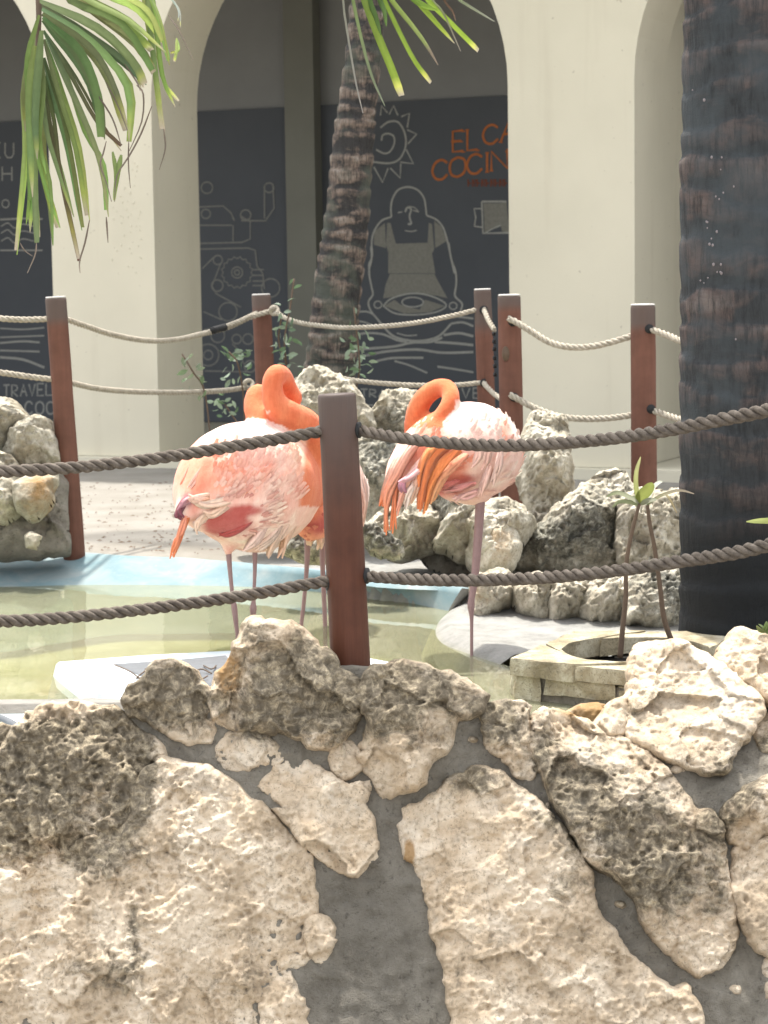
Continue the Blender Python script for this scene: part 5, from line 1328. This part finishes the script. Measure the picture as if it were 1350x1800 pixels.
def shrub(stems, leaves, D, lab, size=.034, cols=((.25, .32, .22), (.12, .19, .10)), cat='shrub', name='shrub', base=None):
    b = U(*stems[0][0], D) if base is None else base
    e = empty(name, b); tag(e, lab, cat)
    mb = MB()
    for st in stems: mb.add(*tube(cr([U(x, y, D + .03 * math.sin(i * 2)) for i, (x, y) in enumerate(st)], 5), .004, 6))
    mb.build('stem', M['stem'], e)
    for x, y, k in leaves:
        m = MB(); an = random.uniform(0, 2 * math.pi)
        leaf(m, U(x, y, D + random.uniform(-.05, .05)), (math.cos(an), random.uniform(-.3, .3), math.sin(an) * .7), size * k * random.uniform(.9, 1.2), size * k * .55, cols[random.random() < .4])
        m.build('leaf', M['leaf2'], e)
rl = random.Random(11)
Dc = 10.1
lv = [(517, 490, 1), (516, 507, 1), (512, 548, 1.1), (494, 537, 1.1), (505, 530, 1), (490, 575, 1), (503, 577, 1.1), (520, 580, 1), (488, 602, 1), (498, 598, 1.1), (512, 596, 1.2), (490, 618, 1.2), (505, 625, 1.2), (518, 622, 1), (512, 640, 1.1), (500, 655, 1), (497, 560, 1)]
lv += [(rl.uniform(484, 524), rl.uniform(560, 660), rl.uniform(.8, 1.2)) for _ in range(26)]
shrub([[(500, 760), (505, 660), (500, 600), (510, 540), (517, 490)], [(503, 640), (490, 600), (494, 560)]], lv, Dc, 'leafy twigs rising right of the wrapped post behind the flamingo neck')
lv = [(402, 620, 1.2), (412, 615, 1), (418, 636, 1.3), (426, 632, 1.1), (408, 640, 1), (430, 645, 1), (385, 700, 1.1), (393, 690, 1), (376, 706, 1), (400, 708, 1)]
lv += [(rl.uniform(395, 445), rl.uniform(610, 670), rl.uniform(.8, 1.2)) for _ in range(22)] + [(rl.uniform(366, 412), rl.uniform(690, 730), rl.uniform(.8, 1.1)) for _ in range(16)]
shrub([[(430, 800), (428, 700), (418, 640), (402, 618)], [(428, 760), (395, 710)]], lv, Dc + .1, 'small green shrub left of the wrapped post in front of the dark doorway')
lv = [(320, 628, 1.2), (324, 640, 1.2), (330, 650, 1.3), (340, 655, 1.3), (350, 668, 1.2), (345, 650, 1), (356, 675, 1.2), (362, 685, 1)] + [(rl.uniform(318, 372), rl.uniform(630, 700), .9) for _ in range(8)]
shrub([[(372, 790), (360, 690), (340, 655), (320, 622)]], lv, 9.9, 'single pale green sprig leaning against the left pillar corner', cols=((.22, .27, .17), (.15, .21, .11)))
lv = [(622, 540, 1), (628, 583, 1.1), (612, 575, 1), (636, 612, 1.1), (628, 630, 1.3), (640, 640, 1.2), (648, 636, 1.2), (614, 650, 1.3), (620, 655, 1.2), (630, 622, 1)] + [(rl.uniform(606, 652), rl.uniform(590, 668), rl.uniform(.8, 1.2)) for _ in range(26)]
shrub([[(622, 800), (624, 700), (632, 640), (622, 540)]], lv, 10.1, 'small green shrub just right of the slender palm trunk')

# seedlings growing out of the planter
def seedling(stem, D, leaves, lab):
    b = U(*stem[0], D); e = empty('seedling', b); tag(e, lab, 'seedling', 'seedlings growing in the stone planter')
    V, F = tube(cr([U(x, y, D) for x, y in stem], 6), np.linspace(.0085, .005, 6 * (len(stem) - 1) + 1), 8); mk('stem', V, F, M['stem'], e)
    for pts, w, c0, c1 in leaves: leaflet([U(x, y, D - .02 * i) for i, (x, y) in enumerate(pts)], w * .72, e, (c0, c1), tip=False, name='leaf', fold=.3, seg=9)
pg, yg, wg = (.20, .22, .12), (.19, .215, .06), (.30, .31, .24)
seedling([(1090, 1156), (1094, 1110), (1100, 1050), (1101, 990), (1112, 930), (1124, 885)], 6.33, [([(1124, 885), (1118, 860), (1118, 830), (1126, 803)], .022, yg, (.42, .42, .2)), ([(1124, 888), (1130, 872), (1140, 860), (1146, 848)], .052, yg, yg), ([(1124, 888), (1108, 875), (1085, 866), (1066, 873)], .020, wg, pg), ([(1124, 888), (1106, 882), (1088, 882), (1076, 892)], .018, pg, pg), ([(1124, 888), (1140, 880), (1155, 878)], .024, wg, wg)], 'seedling with a broad yellow green leaf, left one in the planter')
seedling([(1186, 1140), (1168, 1090), (1160, 1030), (1150, 960), (1142, 920), (1138, 888)], 6.38, [([(1138, 888), (1150, 878), (1170, 868), (1196, 862), (1220, 868)], .014, pg, (.34, .28, .22)), ([(1138, 888), (1146, 862), (1156, 850), (1164, 846)], .022, (.5, .52, .45), (.5, .52, .45)), ([(1170, 868), (1178, 878), (1190, 902)], .012, (.25, .22, .12), (.3, .24, .14)), ([(1138, 888), (1128, 876), (1112, 872)], .018, wg, pg)], 'seedling with a long bent leaf, right one in the planter')
e = empty('leafy_sprig', U(1400, 925, 5.9)); tag(e, 'yellow green leaf tip poking in at the right edge before the dark trunk', 'leaf')
leaflet([U(1440, 925, 6.0), U(1400, 918, 5.98), U(1350, 915, 5.96), U(1312, 917, 5.95)], .020, e, (yg, (.5, .55, .2)), tip=False, name='leaf')
V, F = tube(cr([U(1440, 925, 6.0), U(1470, 1000, 6.0), U(1480, 1180, 6.0)], 6), .005, 6); mk('stem', V, F, M['stem'], e)
m = MB(); 
e = empty('moss_tuft', U(1345, 1112, 5.75)); tag(e, 'small green rosette growing between the top right stone and the trunk', 'plant')
for i in range(9):
    a = i * .7; leaf(m, U(1345, 1112, 5.76), (math.cos(a), -.3, abs(math.sin(a)) + .2), .03, .018, (.17, .22, .08))
m.build('leaves', M['leaf2'], e)

# ================================================================== FLAMINGOS
PK, SAL, OR_, CRI, MAU, WHT, BUF = (.82, .52, .43), (.80, .33, .22), (.74, .22, .085), (.46, .115, .10), (.35, .14, .18), (.84, .68, .60), (.80, .57, .43)
def ico(c, r, n=10):
    th_ = np.linspace(0, math.pi, n // 2 + 2)[1:-1]; ph = np.linspace(0, 2 * math.pi, n, endpoint=False)
    V = [c + r * np.array([0, 0, 1.0])]
    for t in th_:
        for p in ph: V.append(c + r * np.array([math.sin(t) * math.cos(p), math.sin(t) * math.sin(p), math.cos(t)]))
    V.append(c - r * np.array([0, 0, 1.0])); F = []
    m = len(th_)
    for j in range(n):
        k = (j + 1) % n
        F.append((0, 1 + j, 1 + k)); F.append((1 + (m - 1) * n + k, 1 + (m - 1) * n + j, len(V) - 1))
        for i in range(m - 1): F.append((1 + i * n + j, 1 + (i + 1) * n + j, 1 + (i + 1) * n + k, 1 + i * n + k))
    return V, F

def body_mesh(paths, D, voxel=.0085, iters=7):
    mb = MB()
    for path, seg in paths:
        rows = np.array([[*U(x, y, D + dd), r] for x, y, dd, r in path])
        P = cr(rows, seg)
        for a in P:
            mb.add(*ico(a[:3], a[3], 18 if a[3] > .06 else 12))
    V = np.vstack(mb.V)
    me = bpy.data.meshes.new('tmp'); me.from_pydata([tuple(v) for v in V], [], mb.F)
    o = bpy.data.objects.new('tmp', me); scene.collection.objects.link(o)
    r = o.modifiers.new('r', 'REMESH'); r.mode = 'VOXEL'; r.voxel_size = voxel
    s = o.modifiers.new('s', 'SMOOTH'); s.factor = .6; s.iterations = iters
    dg = bpy.context.evaluated_depsgraph_get(); dg.update()
    m2 = bpy.data.meshes.new_from_object(o.evaluated_get(dg))
    n = len(m2.vertices); V = np.zeros(n * 3); m2.vertices.foreach_get('co', V); V = V.reshape(-1, 3)
    N = np.zeros(n * 3); m2.vertices.foreach_get('normal', N); N = N.reshape(-1, 3)
    F = [tuple(p.vertices) for p in m2.polygons]
    bpy.data.objects.remove(o); bpy.data.meshes.remove(m2)
    return V, N, F

def px_of(V):
    q = (V - CAM) @ MR
    return 675 - q[:, 0] / q[:, 2] * FOC, 900 + q[:, 1] / q[:, 2] * FOC

def paint(V, base, bl):
    """colour patches of the plumage: (x, y, rx, ry, colour, strength) about the bird's own pattern"""
    px, py = px_of(V); c = np.tile(np.array(base, float), (len(V), 1))
    nz = fbm(V, 25, 3, 5)
    for x, y, rx, ry, col, s in bl:
        w = np.clip(s * np.exp(-(((px - x) / rx) ** 2 + ((py - y) / ry) ** 2)) * (1 + .5 * nz), 0, 1)
        w = smooth(.15, .75, w)[:, None]
        c = c * (1 - w) + np.array(col) * w
    return c

def feather_mesh(p, n, f, L, w, col, lift=.004, curl=.0, tipcol=None, k=5):
    s = np.cross(f, n); s /= np.linalg.norm(s) + 1e-9
    t = np.linspace(0, 1, k)
    pr = np.sin(math.pi * np.clip(.12 + t * .84, 0, 1)) ** .7 * w * .5
    C_ = p + n * (lift * (-.3 + 1.3 * t))[:, None] + f * (t * L)[:, None] - n * (curl * L * t * t)[:, None]
    V = np.vstack([C_ - s * pr[:, None] - n * (pr * .35)[:, None], C_, C_ + s * pr[:, None] - n * (pr * .35)[:, None]])
    F = [(i, i + 1, k + i + 1, k + i) for i in range(k - 1)] + [(k + i, k + i + 1, 2 * k + i + 1, 2 * k + i) for i in range(k - 1)]
    c = np.array(col)[None] * (1 - .0 * t[:, None])
    if tipcol is not None: c = np.array(col) * (1 - t[:, None] ** 2) + np.array(tipcol) * t[:, None] ** 2
    return V, F, np.vstack([c * .96, c, c * .96])

def streak(V, flow, seed=1, amp=.16):
    """soft streaks that run along the lie of the feathers"""
    f = np.array(flow, float); f /= np.linalg.norm(f)
    q = V - np.outer(V @ f, f) * .95
    n = fbm(q, 34, 3, seed)
    return 1 + amp * n[:, None] * np.array([.25, 1.0, 1.1])

def plumage(V, N, cols, tail, bird, mask, count, L, w, seed, down=.55, jit=.10):
    r = np.random.default_rng(seed)
    idx = np.where(mask)[0]
    idx = r.choice(idx, min(count, len(idx)), replace=False)
    mb = MB()
    for i in idx:
        p, n = V[i], N[i]
        f = tail - p; f /= np.linalg.norm(f) + 1e-6
        f = f + np.array([0, 0, -down]) + r.normal(0, jit, 3)
        f = f - n * (f @ n); l = np.linalg.norm(f)
        if l < .15: continue
        f /= l
        k = r.uniform(.6, 1.15)
        c = cols[i] * r.uniform(.97, 1.03)
        a, b, cc = feather_mesh(p - f * L * k * .4, n, f, L * k, w * r.uniform(.8, 1.2), np.clip(c, 0, .85), lift=.0012, curl=L * k * 3.0)
        mb.V.append(a); mb.F += [tuple(q + mb.n for q in g) for g in b]; mb.C.append(cc); mb.n += len(a)
    o = mb.build('covert_feathers', M['plume'], bird); o['kind'] = 'stuff'

def long_feather(bird, pts, D, w, c0, c1, name='feather'):
    for k in range(3):
        j = 0.0 if k == 0 else 1.0
        q = [(x + j * random.uniform(-1, 1) * (3 + 5 * i / len(pts)), y + j * random.uniform(-1, 1) * (3 + 6 * i / len(pts)), dd - .002 * k) for i, (x, y, dd) in enumerate(pts)]
        v = random.uniform(.96, 1.08)
        feather_blade(bird, q, D, w * (.72, .5, .42)[k], tuple(np.clip(np.array(c0) * v, 0, .85)), tuple(np.clip(np.array(c1) * v * random.uniform(.92, 1.08), 0, .85)), name)

def feather_blade(bird, pts, D, w, c0, c1, name='feather', thick=.0016):
    """single long wing or tail feather as a thin closed blade"""
    P = cr([U(x, y, D + dd) for x, y, dd in pts], 5); n = len(P)
    T = np.gradient(P, axis=0); T /= np.linalg.norm(T, axis=1)[:, None]
    vw = P - CAM; s = np.cross(T, vw); s /= np.linalg.norm(s, axis=1)[:, None]
    a = random.uniform(-.5, .5); up = np.cross(s, T); s = s * math.cos(a) + up * math.sin(a); up = np.cross(s, T)
    t = np.linspace(0, 1, n); pr = np.maximum((np.sin(math.pi * np.clip(.15 + .82 * t, 0, 1)) ** .6) * w * .5, .0015)
    V = np.vstack([P - s * pr[:, None], P + up * thick * (1 - t[:, None] * .6), P + s * pr[:, None], P - up * thick * .4])
    F = []
    for a_, b_ in ((0, 1), (1, 2), (2, 3), (3, 0)):
        F += [(a_ * n + i, a_ * n + i + 1, b_ * n + i + 1, b_ * n + i) for i in range(n - 1)]
    c = np.array(c0)[None] * (1 - t[:, None]) + np.array(c1)[None] * t[:, None]
    return mk(name, V, F, M['plume'], bird, cols=np.vstack([c] * 4))

def leg(bird, pts, D, radii, foot=True):
    rows = np.array([[*U(x, y, D + dd), r] for (x, y, dd), r in zip(pts, radii)])
    P = cr(rows, 7); V, F = tube(P[:, :3], P[:, 3], 12)
    o = mk('leg', V, F, M['leg'], bird)
    if foot:
        b = P[-1, :3]; mb = MB()
        for an in (-.55, 0, .55):
            d = np.array([math.sin(an) * .8 - .2, -math.cos(an), 0]); mb.add(*tube(np.array([b, b + d * .04 + [0, 0, -.004], b + d * .085 + [0, 0, -.008]]), [.006, .005, .0025], 6))
        w1 = b + np.array([math.sin(-.55) * .8 - .2, -math.cos(-.55), 0]) * .07; w2 = b + np.array([math.sin(.55) * .8 - .2, -math.cos(.55), 0]) * .07
        mb.add([b, w1 + [0, 0, -.006], b + [-.014, -.07, -.006], w2 + [0, 0, -.006]], [(0, 1, 2), (0, 2, 3)])
        mb.build('foot', M['leg'], o)
    return o

# ---- left flamingo, seen from behind, tail to the lower left
D1_ = 7.0
f1 = empty('flamingo', G(417, 1255, Z_BED) * [1, 0, 1] + [0, D1_, 0])
tag(f1, 'pale pink flamingo on the left, rear view, orange neck folded in a loop', 'flamingo', 'flamingos resting in the pool')
body = [(322, 900, -.20, .030), (345, 885, -.16, .065), (372, 868, -.10, .125), (402, 852, -.05, .172), (432, 852, .02, .205), (452, 855, .08, .205), (480, 856, .15, .165), (515, 845, .22, .120), (545, 835, .27, .080)]
belly = [(420, 910, .02, .10), (455, 915, .05, .105), (490, 905, .08, .085)]
neck = [(545, 860, .24, .070), (556, 815, .22, .056), (556, 775, .18, .050), (540, 745, .12, .046), (512, 730, .07, .045), (486, 712, .05, .041), (478, 682, .05, .036), (485, 659, .06, .035), (499, 662, .11, .030), (509, 684, .15, .028), (516, 700, .18, .030), (500, 715, .20, .032), (470, 700, .19, .036), (452, 694, .16, .036), (449, 718, .13, .040), (462, 745, .10, .046), (455, 775, .06, .03)]
th1 = [(405, 925, -.02, .055), (403, 950, -.02, .030), (401, 972, -.02, .014)]
V, N, F = body_mesh([(body, 5), (belly, 5), (neck, 8), (th1, 6)], D1_)
px, py = px_of(V)
dpt = V[:, 1]
COL1 = [(345, 830, 60, 60, SAL, .8), (385, 850, 50, 34, SAL, .6), (440, 850, 30, 30, SAL, .5), (450, 800, 60, 50, PK, .5), (470, 930, 70, 45, (.82, .60, .50), 1.0), (400, 918, 40, 22, CRI, 1.3), (380, 926, 26, 16, CRI, 1.0), (432, 898, 40, 12, CRI, .9), (430, 752, 80, 28, WHT, 1.3), (330, 880, 16, 16, MAU, .7), (520, 800, 26, 70, BUF, .8)]  # WHT along the back paints the sunlit top into the plumage
c = paint(V, PK, COL1)
orange = (smooth(D1_ + .15, D1_ + .20, dpt) * smooth(505, 535, px)) + ((py < 752) & (px > 425) & (px < 590) & ((dpt > D1_ + .06) | (py < 722)) & (((px > 520) | (py < 735)) | (px + 1.2 * py > 1370)))
orange = np.clip(orange + ((px > 462) & (py < 738 + (px - 470) * .42) & (px + py > 1200)) + smooth(530, 542, px + .12 * (py - 800)) * (py < 890), 0, 1)[:, None]
c = c * (1 - orange) + np.array((.66, .20, .095)) * orange
c = np.clip(c * streak(V, (-.25, -.2, -.9), 4, .36), 0, .85)
mask = (orange[:, 0] < .1) & (py < 955) & (V[:, 1] < D1_ + .13) & ((py > 775) | (px < 490)) & ((py > 745) | (px < 430)) & (px > 362) & (py > 800) & ((py < 895) | (px < 470)) & (px < 520) & (c[:, 1] > .24) & (py < 940)
mk('body', V, F, M['plume'], f1, cols=c)
plumage(V, N, c, U(322, 905, D1_ - .22), f1, mask, 380, .19, .020, 3, down=.9, jit=.03)
for (pts, w, a, b) in (
    ([(335, 868, -.19), (322, 885, -.22), (314, 902, -.23), (318, 914, -.23)], .036, (.28, .11, .13), (.20, .06, .08)),
    ([(350, 872, -.20), (328, 882, -.24), (316, 892, -.24)], .03, (.72, .45, .45), MAU),
    ([(325, 905, -.22), (318, 930, -.23), (311, 955, -.23), (305, 980, -.23)], .024, SAL, OR_), ([(335, 905, -.21), (325, 925, -.22), (316, 950, -.22), (309, 972, -.22)], .020, OR_, OR_),
    ([(430, 868, -.17), (395, 880, -.22), (360, 888, -.24), (338, 882, -.24)], .040, BUF, (.84, .62, .48)), ([(415, 875, -.18), (392, 893, -.22), (372, 905, -.23), (362, 902, -.23)], .040, (.85, .55, .42), BUF),
    ([(400, 865, -.17), (370, 872, -.22), (345, 880, -.25), (330, 876, -.25)], .036, BUF, PK), ([(400, 890, -.18), (370, 902, -.21), (350, 918, -.22), (345, 935, -.21)], .036, BUF, BUF), ([(380, 900, -.17), (355, 915, -.20), (340, 922, -.21)], .03, BUF, (.85, .6, .5)),
    ([(395, 835, -.17), (372, 855, -.20), (350, 872, -.22)], .034, SAL, BUF), ([(375, 800, -.16), (355, 830, -.19), (335, 858, -.21)], .036, SAL, PK), ([(355, 790, -.12), (335, 825, -.16), (322, 855, -.18)], .032, PK, SAL),
    ([(440, 850, -.19), (430, 868, -.20), (418, 885, -.20)], .03, OR_, SAL), ([(470, 850, -.16), (462, 875, -.17), (452, 898, -.16)], .034, PK, PK), ([(500, 845, -.12), (490, 875, -.13), (478, 900, -.12)], .034, PK, (.8, .5, .42)),
    ([(440, 890, -.17), (412, 905, -.18), (385, 912, -.17), (362, 918, -.16)], .045, CRI, CRI), ([(450, 905, -.15), (425, 925, -.16), (400, 938, -.15), (385, 936, -.14)], .045, CRI, (.5, .1, .09)), ([(480, 898, -.13), (450, 905, -.15), (420, 915, -.16)], .03, CRI, CRI),
    ([(515, 880, -.04), (500, 920, -.07), (480, 955, -.06), (470, 978, -.04)], .05, (.80, .56, .46), BUF), ([(500, 900, -.08), (478, 940, -.09), (455, 968, -.07)], .055, (.8, .58, .5), (.8, .58, .48)), ([(520, 860, 0), (520, 900, -.02), (505, 940, -.02), (490, 975, -.01)], .05, BUF, (.82, .55, .4)), ([(470, 915, -.12), (450, 945, -.12), (430, 965, -.1)], .05, (.8, .55, .46), (.8, .58, .5)),
): long_feather(f1, pts, D1_, w, a, b)
leg(f1, [(401, 960, -.02), (404, 1000, -.02), (409, 1050, -.02), (412, 1070, -.02), (418, 1130, -.02), (424, 1235, -.03)], D1_, [.011, .0075, .0065, .0095, .0055, .0055])
leg(f1, [(448, 930, .03), (448, 1000, .03), (446, 1052, .02), (445, 1070, .02), (445, 1086, .02), (447, 1130, .02), (450, 1250, .02)], D1_, [.012, .0065, .0062, .0115, .008, .0045, .005])

# ---- right flamingo on one leg
D2_ = 6.85
f2 = empty('flamingo', G(828, 1275, Z_BED) * [1, 0, 1] + [0, D2_, 0])
tag(f2, 'pink flamingo on the right on one leg, orange wing feathers drooping left', 'flamingo', 'flamingos resting in the pool')
body = [(700, 845, -.08, .045), (722, 825, -.06, .075), (752, 800, -.03, .100), (785, 790, 0, .125), (822, 788, .03, .148), (838, 795, .06, .148), (850, 800, .09, .12)]
belly = [(800, 840, .0, .075), (832, 850, .02, .07), (843, 866, .0, .035)]
neck = [(760, 815, .16, .065), (742, 785, .14, .052), (733, 752, .11, .043), (734, 722, .08, .036), (747, 698, .06, .033), (768, 683, .04, .031), (786, 683, .01, .030), (793, 700, -.02, .029), (785, 720, -.04, .029), (773, 740, -.04, .031), (764, 762, -.01, .034)]
V, N, F = body_mesh([(body, 6), (belly, 5), (neck, 8)], D2_)
px, py = px_of(V); dpt = V[:, 1]
COL2 = [(850, 740, 90, 40, WHT, 1.2), (870, 820, 50, 60, (.82, .56, .48), 1.0), (760, 800, 45, 55, SAL, .9), (775, 850, 50, 22, (.60, .22, .20), 1.3), (800, 842, 40, 10, CRI, .9), (830, 760, 40, 30, PK, .5), (885, 770, 18, 50, SAL, .6), (790, 820, 45, 25, SAL, .7)]  # WHT patch puts the sun's brightness on the back into the colour
c = paint(V, PK, COL2)
orange = np.clip(((py < 790) & (px < 762) & (dpt > D2_ + .01)) | ((py < 752) & (px < 778)) | ((py < 702) & (px < 812)) | ((py < 738) & (px < 800) & (px + py * 1.0 < 1520)), 0, 1).astype(float)[:, None]
c = c * (1 - orange) + np.array((.66, .195, .085)) * orange
c = np.clip(c * streak(V, (-.6, -.2, -.6), 6, .36), 0, .85)
mask = (orange[:, 0] < .1) & (V[:, 1] < D2_ + .12) & (py < 880) & (px > 715) & (c[:, 1] > .24) & (py > 730)
mk('body', V, F, M['plume'], f2, cols=c)
plumage(V, N, c, U(690, 880, D2_ - .1), f2, mask & ((py > 735) | (px > 800)), 240, .13, .019, 8, down=.6, jit=.04)
for (pts, w, a, b) in (
    ([(750, 765, -.13), (722, 795, -.16), (700, 835, -.17), (682, 880, -.17), (676, 935, -.16)], .036, PK, OR_), ([(740, 775, -.12), (708, 810, -.15), (688, 850, -.16), (672, 890, -.15)], .036, (.85, .6, .5), OR_), ([(730, 790, -.12), (705, 830, -.15), (694, 880, -.16), (690, 938, -.15)], .028, SAL, OR_),
    ([(722, 780, -.10), (698, 810, -.13), (680, 850, -.14), (667, 890, -.13)], .034, WHT, OR_), ([(748, 800, -.15), (722, 835, -.18), (708, 865, -.18), (700, 900, -.17)], .034, PK, SAL), ([(770, 790, -.15), (748, 815, -.18), (726, 835, -.19), (706, 848, -.19)], .040, PK, (.72, .38, .42)), ([(712, 842, -.18), (706, 855, -.19), (712, 868, -.18)], .035, (.60, .30, .36), MAU), ([(745, 830, -.16), (728, 850, -.18), (718, 870, -.18), (712, 890, -.16)], .034, PK, WHT),
    ([(800, 775, -.16), (765, 800, -.18), (745, 840, -.19), (735, 895, -.17)], .052, OR_, OR_), ([(810, 790, -.16), (780, 812, -.18), (758, 850, -.18), (748, 898, -.16)], .048, OR_, (.85, .3, .1)), ([(820, 800, -.15), (790, 822, -.17), (772, 850, -.17), (762, 880, -.15)], .046, SAL, (.85, .4, .2)), ([(760, 785, -.16), (742, 815, -.18), (730, 860, -.18), (722, 885, -.16)], .040, SAL, BUF),
    ([(790, 772, -.15), (760, 790, -.18), (742, 820, -.19), (738, 860, -.18)], .044, (.85, .33, .13), OR_),
    ([(805, 845, -.12), (780, 855, -.14), (765, 862, -.13)], .030, (.5, .15, .13), (.6, .25, .2)), ([(835, 850, -.12), (805, 858, -.13), (780, 866, -.12)], .030, (.62, .25, .22), (.7, .35, .3)), ([(850, 860, -.09), (820, 872, -.10), (795, 876, -.09)], .034, (.72, .40, .36), (.78, .5, .45)), ([(845, 780, -.16), (840, 800, -.165), (832, 818, -.16)], .032, PK, PK), ([(862, 785, -.15), (858, 806, -.155), (852, 822, -.15)], .030, PK, PK), ([(880, 790, -.12), (876, 820, -.13), (866, 848, -.12)], .036, (.82, .58, .5), (.8, .56, .48)), ([(862, 820, -.12), (852, 848, -.12), (840, 872, -.10)], .04, (.8, .56, .48), (.78, .5, .42)),
): long_feather(f2, pts, D2_, w, a, b)
leg(f2, [(845, 868, 0), (842, 920, 0), (838, 975, 0), (834, 1020, 0), (829, 1052, 0), (828, 1066, 0), (829, 1090, 0), (829, 1150, 0), (829, 1262, 0)], D2_, [.016, .0145, .0135, .012, .0105, .0115, .006, .0052, .005])

# ---- third flamingo, mostly hidden by the foreground post
D3_ = 7.45
f3 = empty('flamingo', G(560, 1200, Z_BED) * [1, 0, 1] + [0, D3_, 0])
tag(f3, 'flamingo mostly hidden behind the thick foreground post, only slices of its plumage and legs showing', 'flamingo', 'flamingos resting in the pool')
body = [(548, 920, -.14, .06), (560, 900, -.08, .09), (580, 880, 0, .115), (592, 868, .08, .115), (600, 850, .14, .085)]
neck = [(600, 850, .16, .06), (604, 810, .16, .042), (602, 770, .14, .033), (594, 745, .12, .030), (586, 760, .10, .030), (588, 800, .06, .032)]
V, N, F = body_mesh([(body, 6), (neck, 7)], D3_)
px, py = px_of(V)
c = paint(V, SAL, [(640, 860, 25, 60, WHT, 1.4), (560, 920, 30, 20, CRI, 1.0), (540, 880, 40, 40, (.84, .34, .2), .9)])
mk('body', V, F, M['plume'], f3, cols=c)
plumage(V, N, c, U(530, 960, D3_ - .15), f3, (py < 945), 260, .09, .032, 12, down=.6)
for (pts, w, a, b) in (
    ([(575, 850, -.14), (555, 875, -.16), (535, 905, -.16), (520, 930, -.15)], .05, SAL, (.86, .42, .3)), ([(580, 880, -.14), (565, 905, -.15), (548, 928, -.15)], .05, SAL, SAL), ([(570, 900, -.13), (560, 920, -.14), (545, 942, -.12)], .045, CRI, (.7, .25, .2)), ([(556, 925, -.12), (548, 942, -.12), (540, 958, -.1)], .05, (.8, .5, .4), BUF), ([(570, 925, -.12), (566, 945, -.12), (560, 962, -.1)], .05, (.75, .45, .38), BUF), ([(628, 815, -.06), (638, 850, -.08), (641, 885, -.08), (638, 925, -.06)], .035, WHT, PK),
): long_feather(f3, pts, D3_, w, a, b)
leg(f3, [(541, 945, -.04), (539, 1000, -.04), (534, 1060, -.04), (529, 1105, -.04), (522, 1195, -.04)], D3_, [.012, .008, .007, .007, .0055])
leg(f3, [(568, 945, .04), (567, 990, .04), (570, 1060, .04), (574, 1180, .04)], D3_, [.012, .009, .008, .006])

# ------------------------------------------------------------------ loose debris on the sand and in the wall
mb = MB(); r = np.random.default_rng(5)
for i in range(380):
    px_, py_ = (r.uniform(120, 520), r.uniform(848, 975)) if i < 380 else (r.uniform(640, 1000), r.uniform(1075, 1120))
    p = G(px_, py_, Z_SAND + .004)
    q2 = np.array([[p[0], p[1]]]); s_, _ = poly_sd(q2, poly)
    if s_[0] > -.12 or p[1] > O_[1] - .4: continue
    an = r.uniform(0, 2 * math.pi); L = r.uniform(.004, .018); w = r.uniform(.002, .006)
    d = np.array([math.cos(an), math.sin(an), 0]); s2 = np.array([-math.sin(an), math.cos(an), 0])
    mb.add([p - d * L, p + s2 * w, p + d * L, p - s2 * w, p + [0, 0, .006]], [(0, 1, 4), (1, 2, 4), (2, 3, 4), (3, 0, 4)])
o = mb.build('sand_litter', M['stem']); tag(o, 'bits of dry litter scattered over the pale sand behind the pool', 'litter', kind='stuff')
